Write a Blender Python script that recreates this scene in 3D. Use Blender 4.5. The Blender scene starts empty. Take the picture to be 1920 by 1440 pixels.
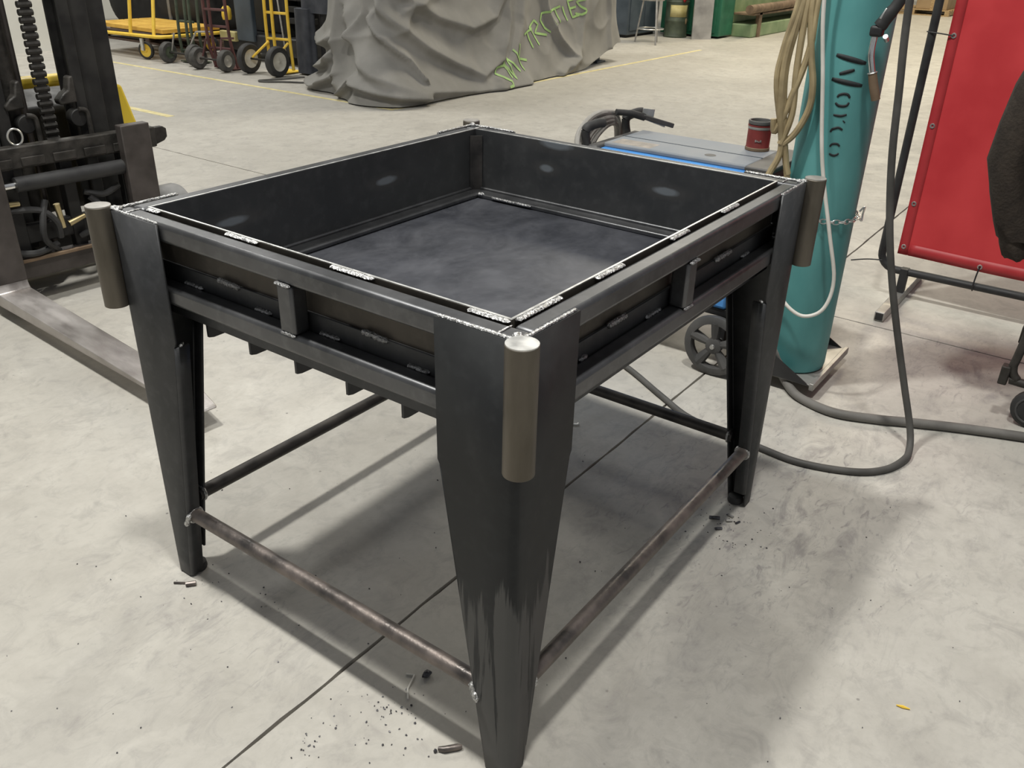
import bpy, math, random
from mathutils import Vector, Matrix, noise

random.seed(7)
scene = bpy.context.scene
C = scene.collection
PI = math.pi

# ------------------------------------------------------------------ camera
cam_d = bpy.data.cameras.new('camera')
cam_d.sensor_width = 36.0
cam_d.lens = 36.0 * 1629.06 / 1920.0
cam_d.clip_end = 200
cam = bpy.data.objects.new('camera', cam_d)
C.objects.link(cam)
yaw, pitch, roll = 0.6206047, 0.480118, -0.0246180
fwd = Vector((math.cos(yaw)*math.cos(pitch), math.sin(yaw)*math.cos(pitch), -math.sin(pitch)))
right = Vector((math.sin(yaw), -math.cos(yaw), 0))
down = fwd.cross(right)
r2 = math.cos(roll)*right + math.sin(roll)*down
d2 = -math.sin(roll)*right + math.cos(roll)*down
m = Matrix((r2, -d2, -fwd)).transposed().to_4x4()
m.translation = (-0.905174, -0.635429, 1.423375)
cam.matrix_world = m
scene.camera = cam

# ------------------------------------------------------------------ world, lamps, exposure
world = bpy.data.worlds.new('hall_ambient')
scene.world = world
world.use_nodes = True
bg = world.node_tree.nodes['Background']
bg.inputs[0].default_value = (0.95, 0.97, 1.0, 1)
bg.inputs[1].default_value = 0.26

def lamp(name, loc, power, size, col):
    d = bpy.data.lights.new(name, 'AREA')
    d.shape = 'DISK'; d.size = size; d.energy = power; d.color = col
    o = bpy.data.objects.new(name, d)
    o.location = loc
    C.objects.link(o)
COOL = (1.0, 0.98, 0.925)
WARM = (1.0, 0.87, 0.62)
lamp('high_bay_lamp', (-0.30, 2.15, 6.0), 250, 0.40, COOL)
lamp('high_bay_lamp', (-0.25, -0.35, 6.0), 172, 0.42, COOL)
lamp('high_bay_lamp', (9.6, 4.0, 6.0), 230, 2.2, (1.0, .94, .80))
lamp('high_bay_lamp', (4.6, 9.2, 6.0), 260, 2.2, COOL)
lamp('high_bay_lamp', (12.5, 2.6, 6.0), 230, 1.5, WARM)
lamp('high_bay_lamp', (19.0, 3.4, 6.0), 340, 1.5, WARM)

scene.view_settings.view_transform = 'Standard'
scene.view_settings.look = 'None'
scene.view_settings.gamma = 1.0
scene.view_settings.use_curve_mapping = False
scene.view_settings.exposure = 0.10

# ------------------------------------------------------------------ materials
MATS = {}
def mat(name, c1, c2=None, scale=9, rough=.55, rough2=None, metal=0.0, bump=0.0, bscale=60, stretch=(1, 1, 1), lo=.35, hi=.65, detail=5, spec=.5):
    if name in MATS: return MATS[name]
    mm = bpy.data.materials.new(name); mm.use_nodes = True
    nt = mm.node_tree; N = nt.nodes; L = nt.links
    b = N['Principled BSDF']
    b.inputs['Metallic'].default_value = metal
    b.inputs['Roughness'].default_value = rough
    b.inputs['Specular IOR Level'].default_value = spec
    tc = N.new('ShaderNodeTexCoord'); mp = N.new('ShaderNodeMapping')
    L.new(tc.outputs['Object'], mp.inputs['Vector'])
    mp.inputs['Scale'].default_value = stretch
    n = N.new('ShaderNodeTexNoise'); n.inputs['Scale'].default_value = scale; n.inputs['Detail'].default_value = detail
    L.new(mp.outputs[0], n.inputs['Vector'])
    r = N.new('ShaderNodeValToRGB')
    c2 = c2 or tuple(min(1, x*1.3) for x in c1)
    r.color_ramp.elements[0].position = lo; r.color_ramp.elements[0].color = (*c1, 1)
    r.color_ramp.elements[1].position = hi; r.color_ramp.elements[1].color = (*c2, 1)
    L.new(n.outputs['Fac'], r.inputs[0]); L.new(r.outputs[0], b.inputs['Base Color'])
    if rough2 is not None:
        mr = N.new('ShaderNodeMapRange')
        mr.inputs[1].default_value = lo; mr.inputs[2].default_value = hi
        mr.inputs[3].default_value = rough; mr.inputs[4].default_value = rough2
        L.new(n.outputs['Fac'], mr.inputs[0]); L.new(mr.outputs[0], b.inputs['Roughness'])
    if bump:
        n2 = N.new('ShaderNodeTexNoise'); n2.inputs['Scale'].default_value = bscale; n2.inputs['Detail'].default_value = 4
        L.new(mp.outputs[0], n2.inputs['Vector'])
        bp = N.new('ShaderNodeBump'); bp.inputs['Strength'].default_value = bump; bp.inputs['Distance'].default_value = .01
        L.new(n2.outputs['Fac'], bp.inputs['Height']); L.new(bp.outputs[0], b.inputs['Normal'])
    MATS[name] = mm
    return mm

def math_node(nt, op, a, b=None, clamp=False):
    n = nt.nodes.new('ShaderNodeMath'); n.operation = op; n.use_clamp = clamp
    for i, x in enumerate((a, b)):
        if x is None: continue
        if isinstance(x, (int, float)): n.inputs[i].default_value = x
        else: nt.links.new(x, n.inputs[i])
    return n.outputs[0]

def mixcol(nt, fac, a, b):
    n = nt.nodes.new('ShaderNodeMix'); n.data_type = 'RGBA'
    if isinstance(fac, (int, float)): n.inputs[0].default_value = fac
    else: nt.links.new(fac, n.inputs[0])
    for i, x in ((6, a), (7, b)):
        if isinstance(x, tuple): n.inputs[i].default_value = (*x, 1)
        else: nt.links.new(x, n.inputs[i])
    return n.outputs[2]

def noise_out(nt, vec, scale, detail=4, rough=.55, dist=0.0):
    n = nt.nodes.new('ShaderNodeTexNoise')
    n.inputs['Scale'].default_value = scale; n.inputs['Detail'].default_value = detail
    n.inputs['Roughness'].default_value = rough; n.inputs['Distortion'].default_value = dist
    nt.links.new(vec, n.inputs['Vector'])
    return n.outputs['Fac']

def rng(nt, v, a, b, c=0.0, d=1.0):
    n = nt.nodes.new('ShaderNodeMapRange')
    nt.links.new(v, n.inputs[0])
    for i, x in enumerate((a, b, c, d)): n.inputs[i+1].default_value = x
    return n.outputs[0]

def mapped(nt, out, scale=(1, 1, 1), loc=(0, 0, 0), rot=(0, 0, 0)):
    n = nt.nodes.new('ShaderNodeMapping'); nt.links.new(out, n.inputs[0])
    n.inputs['Scale'].default_value = scale; n.inputs['Location'].default_value = loc; n.inputs['Rotation'].default_value = rot
    return n.outputs[0]

def spot_mask(nt, vec, c, r):
    a = nt.nodes.new('ShaderNodeVectorMath'); a.operation = 'SUBTRACT'
    nt.links.new(vec, a.inputs[0]); a.inputs[1].default_value = c
    s = nt.nodes.new('ShaderNodeVectorMath'); s.operation = 'DIVIDE'
    nt.links.new(a.outputs[0], s.inputs[0]); s.inputs[1].default_value = r
    l = nt.nodes.new('ShaderNodeVectorMath'); l.operation = 'LENGTH'
    nt.links.new(s.outputs[0], l.inputs[0])
    return l.outputs['Value']

def concrete():
    mm = bpy.data.materials.new('worn_concrete'); mm.use_nodes = True
    nt = mm.node_tree; b = nt.nodes['Principled BSDF']
    g = nt.nodes.new('ShaderNodeNewGeometry').outputs['Position']
    big = noise_out(nt, g, .9, 5, .6)
    mid = noise_out(nt, g, 4.2, 6, .62, .4)
    fine = noise_out(nt, g, 45, 4, .6)
    col = mixcol(nt, rng(nt, big, .35, .68), (.43, .412, .37), (.52, .50, .452))
    col = mixcol(nt, math_node(nt, 'MULTIPLY', rng(nt, mid, .42, .72), .52), col, (.33, .31, .275))
    blot = noise_out(nt, g, 11, 7, .7, .9)
    col = mixcol(nt, math_node(nt, 'MULTIPLY', rng(nt, blot, .50, .68), .55), col, (.30, .285, .265))
    pale = noise_out(nt, mapped(nt, g, (1, 1, 1), (7, 3, 0)), 7, 6, .65, .6)
    col = mixcol(nt, math_node(nt, 'MULTIPLY', rng(nt, pale, .55, .75), .35), col, (.62, .60, .54))
    col = mixcol(nt, math_node(nt, 'MULTIPLY', rng(nt, fine, .45, .75), .16), col, (.26, .245, .215))
    # scuffs: streaky smudges that run with the traffic, strongest round the table
    sv = mapped(nt, g, (3.0, 7.5, 1), (0, 0, 0), (0, 0, .45))
    sc = noise_out(nt, sv, 1.6, 7, .72, .8)
    zone = noise_out(nt, g, .75, 2, .5)
    near = rng(nt, spot_mask(nt, g, (1.25, -.05, 0), (1.15, .75, 1)), .15, 1.0, 1, 0)
    near2 = rng(nt, spot_mask(nt, g, (2.4, -.25, 0), (.7, .6, 1)), .1, 1.0, .9, 0)
    near3 = rng(nt, spot_mask(nt, g, (-.05, .75, 0), (.5, .6, 1)), .1, 1.0, .6, 0)
    zz = math_node(nt, 'MAXIMUM', math_node(nt, 'MAXIMUM', near, near2), math_node(nt, 'MAXIMUM', near3, rng(nt, zone, .5, .8, .05, .45)))
    sc2 = noise_out(nt, mapped(nt, g, (9, 22, 1), (0, 0, 0), (0, 0, .5)), 1.5, 6, .7, 1.0)
    sm = math_node(nt, 'MULTIPLY', math_node(nt, 'MAXIMUM', rng(nt, sc, .52, .68), rng(nt, sc2, .56, .66)), zz)
    col = mixcol(nt, math_node(nt, 'MULTIPLY', sm, .68), col, (.17, .16, .165))
    # small dark specks of grinding dust
    vo = nt.nodes.new('ShaderNodeTexVoronoi'); vo.inputs['Scale'].default_value = 21
    nt.links.new(g, vo.inputs['Vector'])
    dots = math_node(nt, 'MULTIPLY', rng(nt, vo.outputs['Distance'], .05, .10, 1, 0), rng(nt, noise_out(nt, g, 2.3, 3), .52, .62))
    col = mixcol(nt, math_node(nt, 'MULTIPLY', dots, .75), col, (.10, .095, .09))
    nt.links.new(col, b.inputs['Base Color'])
    nt.links.new(rng(nt, mid, .3, .7, .42, .62), b.inputs['Roughness'])
    b.inputs['Specular IOR Level'].default_value = .35
    bp = nt.nodes.new('ShaderNodeBump'); bp.inputs['Strength'].default_value = .12; bp.inputs['Distance'].default_value = .004
    nt.links.new(fine, bp.inputs['Height']); nt.links.new(bp.outputs[0], b.inputs['Normal'])
    return mm
M_CONC = concrete()
M_JOINT = mat('joint_filler', (.16, .148, .13), (.27, .25, .22), 30, .9)
M_YLINE = mat('yellow_line_paint', (.55, .47, .22), (.72, .64, .36), 14, .7)

def steel(name, c1, c2, rough=(.36, .52), metal=.75, spots=(), streak=False, smear=0.0):
    mm = bpy.data.materials.new(name); mm.use_nodes = True
    nt = mm.node_tree; b = nt.nodes['Principled BSDF']
    ob = nt.nodes.new('ShaderNodeTexCoord').outputs['Object']
    n1 = noise_out(nt, ob, 5.5, 5, .6, .3)
    n2 = noise_out(nt, ob, 34, 4, .6)
    col = mixcol(nt, rng(nt, n1, .35, .68), c1, c2)
    col = mixcol(nt, math_node(nt, 'MULTIPLY', rng(nt, n2, .5, .75), .35), col, tuple(x*1.5 for x in c2))
    rgh = rng(nt, n1, .3, .7, rough[0], rough[1])
    if smear:
        sv = mapped(nt, ob, (1.6, 2.4, 1), (0, 0, 0), (0, 0, .3))
        s = rng(nt, noise_out(nt, sv, 3.0, 8, .72, .5), .40, .70)
        col = mixcol(nt, math_node(nt, 'MULTIPLY', s, smear), col, (.21, .215, .235))
        rgh = math_node(nt, 'ADD', rgh, math_node(nt, 'MULTIPLY', s, .08))
    for (c, r) in spots:
        d = spot_mask(nt, ob, c, r)
        d = math_node(nt, 'ADD', d, math_node(nt, 'MULTIPLY', math_node(nt, 'SUBTRACT', n2, .5), .5))
        ring = rng(nt, d, .8, 2.6, .5, 0)
        col = mixcol(nt, ring, col, (.12, .115, .11))
        col = mixcol(nt, rng(nt, d, .70, 1.2, .85, 0), col, (.27, .30, .325))
    if streak:
        b.inputs['Specular IOR Level'].default_value = .32
        sep = nt.nodes.new('ShaderNodeSeparateXYZ'); nt.links.new(ob, sep.inputs[0])
        sv = mapped(nt, ob, (52, 52, 2.6))
        s = noise_out(nt, sv, 1.0, 5, .62, .35)
        h = rng(nt, sep.outputs[2], .56, .36, -.30, .14)
        f = rng(nt, math_node(nt, 'ADD', s, h), .50, .56)
        col = mixcol(nt, f, col, (.115, .114, .111))
        rgh = math_node(nt, 'ADD', rgh, math_node(nt, 'MULTIPLY', f, .12))
    nt.links.new(col, b.inputs['Base Color']); nt.links.new(rgh, b.inputs['Roughness'])
    b.inputs['Metallic'].default_value = metal
    bp = nt.nodes.new('ShaderNodeBump'); bp.inputs['Strength'].default_value = .05; bp.inputs['Distance'].default_value = .002
    nt.links.new(n2, bp.inputs['Height']); nt.links.new(bp.outputs[0], b.inputs['Normal'])
    MATS[name] = mm
    return mm
M_MILL = steel('mill_scale_steel', (.045, .047, .049), (.075, .076, .078), (.42, .56), .6)
M_MILLS = steel('streaked_mill_scale', (.022, .0235, .025), (.034, .036, .037), (.54, .64), .35, streak=True)
M_RAIL = steel('tube_steel', (.090, .092, .096), (.15, .152, .157), (.30, .45), .8)
M_TFLOOR = steel('tray_floor_steel', (.065, .069, .082), (.095, .10, .118), (.36, .46), .7, smear=.42)
M_PIPE = mat('rusty_pipe', (.085, .078, .074), (.24, .205, .185), 13, .34, .55, .75, .15, 60)
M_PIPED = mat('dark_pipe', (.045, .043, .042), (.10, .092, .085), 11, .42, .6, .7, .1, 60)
M_BAR = mat('round_bar_steel', (.10, .088, .070), (.185, .165, .135), 18, .42, .55, .75, .05, 80, (1, 1, .25))
M_CUTD = mat('dull_cut_steel', (.34, .325, .30), (.46, .44, .41), 40, .45, .55, .75)
M_CUT = mat('bright_cut_steel', (.62, .62, .60), (.82, .82, .80), 40, .35, .5, .8)
M_WELD = mat('weld_metal', (.26, .26, .26), (.75, .75, .74), 240, .28, .45, .9, .5, 260)
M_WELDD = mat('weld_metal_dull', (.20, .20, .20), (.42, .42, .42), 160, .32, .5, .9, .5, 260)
M_BLACK = mat('black_paint', (.012, .012, .013), (.028, .028, .028), 12, .5, .65)
M_FORKL = mat('forklift_black', (.010, .010, .010), (.026, .025, .023), 9, .5, .7, .2, .1, 40)
M_GREASE = mat('greasy_iron', (.016, .015, .013), (.055, .050, .044), 16, .45, .7, .35, .2, 60)
M_FORK = mat('worn_fork_steel', (.36, .33, .31), (.62, .59, .57), 7, .40, .56, .8, .12, 30, (2, .6, 1))
M_SHANK = mat('brown_fork_shank', (.055, .048, .044), (.105, .092, .085), 9, .5, .65, .5, .12, 40)
M_CHROME = mat('chrome', (.75, .75, .74), (.85, .85, .84), 20, .18, None, 1.0)
M_ZINC = mat('zinc', (.52, .52, .50), (.68, .68, .66), 30, .35, None, .9)
M_YEL = mat('yellow_enamel', (.80, .52, .05), (.90, .62, .08), 8, .45, .6)
M_YELF = mat('forklift_yellow', (.78, .55, .03), (.86, .63, .05), 6, .42)
M_RUB = mat('tyre_rubber', (.045, .044, .042), (.085, .082, .076), 18, .8, None, 0, .2, 60)
M_GTYRE = mat('grey_tyre', (.17, .17, .17), (.24, .24, .235), 12, .75)
M_RUBD = mat('black_rubber', (.018, .018, .018), (.04, .04, .04), 18, .6, .75)
M_HOSE = mat('grey_cable_rubber', (.105, .10, .092), (.17, .163, .15), 10, .6, .75)
M_HOSEP = mat('pale_grey_cable', (.22, .21, .19), (.33, .315, .29), 10, .6, .75)
M_HOSEB = mat('black_cable_rubber', (.050, .048, .044), (.085, .082, .076), 10, .6, .75)
M_HOSEW = mat('white_gas_hose', (.60, .585, .53), (.72, .70, .65), 10, .5)
M_HOSEY = mat('khaki_lead', (.25, .195, .105), (.40, .32, .18), 12, .6)
M_TEAL = mat('teal_cylinder_paint', (.065, .235, .235), (.12, .36, .355), 6, .42, .6, 0, .03, 40, (1, 1, .5), .3, .75)
M_STEN = mat('black_stencil_paint', (.008, .012, .014), (.016, .02, .022), 30, .7)
M_BLUE = mat('blue_enamel', (.06, .24, .62), (.09, .31, .70), 8, .4)
M_WTOP = mat('dusty_grey_blue_lid', (.15, .175, .205), (.24, .25, .26), 5, .5, .65)
M_MAROON = mat('maroon_plastic', (.11, .022, .022), (.17, .035, .033), 10, .5)
M_DKGREY = mat('dark_grey_plastic', (.05, .05, .05), (.085, .083, .08), 10, .55)
M_RED = mat('red_vinyl', (.50, .030, .036), (.60, .045, .05), 4, .48, .6, 0, .06, 25)
M_REDH = mat('dark_red_hem', (.36, .022, .027), (.44, .034, .04), 8, .5)
M_BROWN = mat('brown_duck_cloth', (.020, .014, .010), (.034, .025, .018), 30, .9, None, 0, .3, 120)
M_TARP = mat('grey_canvas', (.185, .18, .165), (.25, .243, .225), 3.5, .75, .9, 0, .12, 150)
M_TARPD = mat('charcoal_canvas', (.045, .046, .05), (.075, .076, .08), 4, .8, None, 0, .1, 120)
M_GREENS = mat('green_spray_paint', (.24, .36, .14), (.36, .58, .20), 9, .7)
M_NAVY = mat('navy_cloth', (.038, .042, .052), (.065, .07, .082), 8, .85, None, 0, .2, 90)
M_DGREEN = mat('dark_green_enamel', (.012, .10, .055), (.025, .15, .085), 5, .45)
M_SAGE = mat('sage_green_enamel', (.17, .26, .13), (.28, .36, .20), 4, .5)
M_BGREY = mat('blue_grey_enamel', (.045, .06, .075), (.075, .095, .115), 4, .45)
M_PLATE = mat('galvanised_plate', (.34, .33, .32), (.56, .55, .53), 3.5, .4, .55, .7)
M_WOOD = mat('old_pine', (.30, .20, .10), (.48, .35, .19), 9, .75, None, 0, .2, 30, (1, 5, 5))
M_WOODD = mat('dark_pallet_wood', (.07, .045, .032), (.13, .085, .06), 9, .8, None, 0, .2, 30, (1, 5, 5))
M_WOODY = mat('yellow_stained_wood', (.58, .33, .05), (.75, .47, .09), 7, .6)
M_CARD = mat('cardboard', (.30, .21, .12), (.36, .26, .15), 5, .85)
M_OXBLOOD = mat('oxblood_enamel', (.075, .028, .028), (.13, .05, .048), 9, .5)
M_OLIVE = mat('olive_enamel', (.045, .06, .04), (.08, .10, .065), 9, .5)
M_CREAM = mat('dirty_cream_rim', (.42, .40, .34), (.58, .56, .50), 12, .5)
M_LABELY = mat('yellowed_label', (.40, .34, .13), (.52, .46, .22), 10, .7)
M_LABELR = mat('dark_red_tin', (.13, .018, .016), (.20, .03, .027), 12, .45)
M_PATCH = mat('worn_primer', (.22, .20, .175), (.33, .29, .25), 30, .6)
M_RUST = mat('rusty_brown_steel', (.14, .095, .06), (.24, .17, .11), 8, .7, None, .3)
M_BRASS = mat('brass', (.42, .34, .18), (.55, .46, .26), 20, .35, None, .9)
M_WALL = mat('white_wall_paint', (.62, .62, .58), (.68, .68, .64), 2, .8)
M_SLAG = mat('slag', (.03, .03, .035), (.12, .12, .13), 60, .4, None, .5)
M_MASK = mat('grey_steel_rim', (.30, .29, .27), (.45, .44, .42), 12, .45, None, .6)

# ------------------------------------------------------------------ mesh helpers
ROOTM = {}
def catmull(pts, k=6):
    P = [Vector(p) for p in pts]
    if len(P) < 3: return P
    out = []
    for i in range(len(P)-1):
        p0 = P[max(i-1, 0)]; p1 = P[i]; p2 = P[i+1]; p3 = P[min(i+2, len(P)-1)]
        for j in range(k):
            t = j/k
            out.append(.5*((2*p1)+(p2-p0)*t+(2*p0-5*p1+4*p2-p3)*t*t+(3*p1-p0-3*p2+p3)*t**3))
    out.append(P[-1])
    return out

class MB:
    def __init__(self): self.v = []; self.f = []
    def add(self, vs, fs):
        o = len(self.v)
        self.v += [Vector(x) for x in vs]
        self.f += [tuple(i+o for i in q) for q in fs]
        return self
    def box(self, lo, hi, R=None, c=None):
        x0, y0, z0 = lo; x1, y1, z1 = hi
        vs = [Vector(p) for p in ((x0, y0, z0), (x1, y0, z0), (x1, y1, z0), (x0, y1, z0), (x0, y0, z1), (x1, y0, z1), (x1, y1, z1), (x0, y1, z1))]
        if R is not None:
            c = Vector(c) if c is not None else sum(vs, Vector())/8
            vs = [R @ (p-c)+c for p in vs]
        return self.add(vs, [(0, 3, 2, 1), (4, 5, 6, 7), (0, 1, 5, 4), (1, 2, 6, 5), (2, 3, 7, 6), (3, 0, 4, 7)])
    def beam(self, p0, p1, w, h, up=(0, 0, 1)):
        p0, p1 = Vector(p0), Vector(p1); d = (p1-p0).normalized(); up = Vector(up)
        s = d.cross(up)
        if s.length < 1e-4: s = d.cross(Vector((0, 1, 0)))
        s.normalize(); u = s.cross(d)
        vs = [p+a*s*w/2+b*u*h/2 for p in (p0, p1) for a, b in ((-1, -1), (1, -1), (1, 1), (-1, 1))]
        return self.add(vs, [(0, 1, 2, 3), (7, 6, 5, 4), (0, 4, 5, 1), (1, 5, 6, 2), (2, 6, 7, 3), (3, 7, 4, 0)])
    def tube(self, pts, r, n=10, caps=True, closed=False):
        P = [Vector(p) for p in pts]; k = len(P)
        R = r if isinstance(r, (list, tuple)) else [r]*k
        vs = []; fs = []; u = None
        for i in range(k):
            if closed: t = P[(i+1) % k]-P[i-1]
            else: t = P[min(i+1, k-1)]-P[max(i-1, 0)]
            t.normalize()
            if u is None:
                u = t.cross(Vector((0, 0, 1)))
                if u.length < 1e-3: u = t.cross(Vector((1, 0, 0)))
            u = u-t*u.dot(t); u.normalize(); w = t.cross(u)
            vs += [P[i]+R[i]*(math.cos(a)*u+math.sin(a)*w) for a in (2*PI*j/n for j in range(n))]
        for i in range(k if closed else k-1):
            i2 = (i+1) % k
            fs += [(i*n+j, i*n+(j+1) % n, i2*n+(j+1) % n, i2*n+j) for j in range(n)]
        if caps and not closed:
            fs += [tuple(range(n-1, -1, -1)), tuple((k-1)*n+j for j in range(n))]
        return self.add(vs, fs)
    def cyl(self, p0, p1, r, r1=None, n=20):
        return self.tube([p0, p1], [r, r if r1 is None else r1], n)
    def lathe(self, prof, c=(0, 0, 0), axis=(0, 0, 1), n=28):
        c = Vector(c); a = Vector(axis).normalized()
        u = a.cross(Vector((0, 0, 1)))
        if u.length < 1e-3: u = Vector((1, 0, 0))
        u.normalize(); w = a.cross(u)
        vs = []; fs = []
        for (r, z) in prof:
            vs += [c+a*z+max(r, 1e-4)*(math.cos(t)*u+math.sin(t)*w) for t in (2*PI*j/n for j in range(n))]
        for i in range(len(prof)-1):
            fs += [(i*n+j, i*n+(j+1) % n, (i+1)*n+(j+1) % n, (i+1)*n+j) for j in range(n)]
        return self.add(vs, fs)
    def prism(self, poly, vec):
        P = [Vector(p) for p in poly]; vec = Vector(vec); n = len(P)
        fs = [tuple(range(n-1, -1, -1)), tuple(range(n, 2*n))]
        fs += [(i, (i+1) % n, n+(i+1) % n, n+i) for i in range(n)]
        return self.add(P+[p+vec for p in P], fs)
    def torus(self, c, axis, R, r, n=24, m=8, sx=1.0, sdir=None):
        c = Vector(c); a = Vector(axis).normalized()
        u = Vector(sdir).normalized() if sdir else a.cross(Vector((0, 0, 1)))
        if u.length < 1e-3: u = Vector((1, 0, 0))
        u.normalize(); w = a.cross(u)
        pts = [c+R*(sx*math.cos(t)*u+math.sin(t)*w) for t in (2*PI*j/n for j in range(n))]
        return self.tube(pts, r, m, closed=True)
    def blob(self, c, r, n=8, k=5, jit=.25, seed=0):
        rd = random.Random(seed); c = Vector(c); vs = []; fs = []
        for i in range(k+1):
            ph = PI*i/k
            for j in range(n):
                t = 2*PI*j/n; q = 1+jit*(rd.random()-.5)*2
                vs.append(c+Vector((r[0]*math.sin(ph)*math.cos(t)*q, r[1]*math.sin(ph)*math.sin(t)*q, r[2]*math.cos(ph)*q)))
        for i in range(k): fs += [(i*n+j, (i+1)*n+j, (i+1)*n+(j+1) % n, i*n+(j+1) % n) for j in range(n)]
        return self.add(vs, fs)
    def build(self, name, material, parent=None, smooth=40, bevel=0, seg=2, world=False, label=None, kind=None, origin=None, solid=0):
        vs = self.v
        if world and parent is not None:
            inv = ROOTM[parent.name].inverted(); vs = [inv @ p for p in vs]
        if origin is not None: vs = [p-Vector(origin) for p in vs]
        me = bpy.data.meshes.new(name)
        me.from_pydata([tuple(p) for p in vs], [], self.f)
        me.validate(); me.update()
        import bmesh
        bm = bmesh.new(); bm.from_mesh(me); bmesh.ops.recalc_face_normals(bm, faces=bm.faces); bm.to_mesh(me); bm.free()
        if smooth:
            me.shade_smooth(); me.set_sharp_from_angle(angle=math.radians(smooth))
        me.materials.append(material)
        o = bpy.data.objects.new(name, me); C.objects.link(o)
        if origin is not None: o.location = origin
        if parent is not None:
            o.parent = parent; ROOTM[o.name] = ROOTM[parent.name]
        if solid:
            md = o.modifiers.new('thickness', 'SOLIDIFY'); md.thickness = solid; md.offset = 0
        if bevel:
            md = o.modifiers.new('edges', 'BEVEL'); md.width = bevel; md.segments = seg; md.limit_method = 'ANGLE'; md.angle_limit = math.radians(40)
        if label: o['label'] = label
        if kind: o['kind'] = kind
        return o

def thing(name, label, cat, loc=(0, 0, 0), rz=0, group=None):
    o = bpy.data.objects.new(name, None); C.objects.link(o)
    o.empty_display_size = .1
    o.location = loc; o.rotation_euler = (0, 0, rz)
    o['label'] = label; o['category'] = cat
    if group: o['group'] = group
    ROOTM[o.name] = Matrix.Translation(loc) @ Matrix.Rotation(rz, 4, 'Z')
    return o
def solo(mb, name, material, label, cat, origin, group=None, **k):
    o = mb.build(name, material, origin=origin, **k)
    o['label'] = label; o['category'] = cat
    if group: o['group'] = group
    return o
def empty_struct(name):
    o = bpy.data.objects.new(name, None); C.objects.link(o); o['kind'] = 'structure'
    ROOTM[o.name] = Matrix.Identity(4)
    return o

# ------------------------------------------------------------------ setting: concrete floor in slabs, painted lines, wall
floor = empty_struct('floor')
def slab_edge(a, b, fixed, axis, jit, sd):
    rd = random.Random(sd); n = max(2, int(abs(b-a)/.06)); out = []
    for i in range(n+1):
        t = a+(b-a)*i/n; j = (rd.random()-.5)*2*jit
        if i in (0, n): j = 0
        out.append((t, fixed+j) if axis == 'x' else (fixed+j, t))
    return out
XJ, YJ, GAP = 2.68, .45, .0042
def slab(x0, x1, y0, y1, sd):
    poly = slab_edge(x0, x1, y0, 'x', .0018 if abs(y0) < 2 else 0, sd)[:-1]
    poly += slab_edge(y0, y1, x1, 'y', .0015 if x1 < 3 else 0, sd+1)[:-1]
    poly += slab_edge(x1, x0, y1, 'x', .0018 if abs(y1) < 2 else 0, sd+2)[:-1]
    poly += slab_edge(y1, y0, x0, 'y', .0015 if abs(x0-XJ) < .1 else 0, sd+3)[:-1]
    MB().prism([(x, y, -.06) for x, y in poly], (0, 0, .06)).build('slab', M_CONC, floor, smooth=0)
slab(-6, XJ-GAP, -6, YJ-GAP, 1); slab(-6, XJ-GAP, YJ+GAP, 14, 5)
slab(XJ+GAP, 30, -6, YJ-GAP, 9); slab(XJ+GAP, 30, YJ+GAP, 14, 13)
MB().box((-6, -6, -.10), (30, 14, -.011)).build('joint_bed', M_JOINT, floor, smooth=0)
def line(n, x0, x1, y0, y1):
    MB().box((x0, y0, .0002), (x1, y1, .0012)).build('trim_%d' % n, M_YLINE, smooth=0, kind='structure')
line(1, 4.87, 4.92, 4.87, 10.5)
line(2, 4.93, 11.2, 4.865, 4.915)
line(3, 3.39, 3.46, 6.0, 9.0)
MB().box((-6, 10.6, 0), (5.2, 10.8, 6.4)).build('wall_left', M_WALL, smooth=0, kind='structure')
MB().box((-6, 13.9, 0), (30, 14.1, 6.4)).build('wall_back', M_WALL, smooth=0, kind='structure')
MB().box((26, -6, 0), (26.2, 13.89, 6.4)).build('wall_right', M_WALL, smooth=0, kind='structure')

# ------------------------------------------------------------------ the fabricated steel table
D, W, H = 1.165, 1.013, .912
OX, OY = D/2, W/2
table = thing('steel_table', 'black steel table frame with a deep welded tray and tapered legs', 'table', (OX, OY, 0))
def tp(mb, name, material, parent=None, **k):
    return mb.build(name, material, parent or table, world=True, **k)

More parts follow.
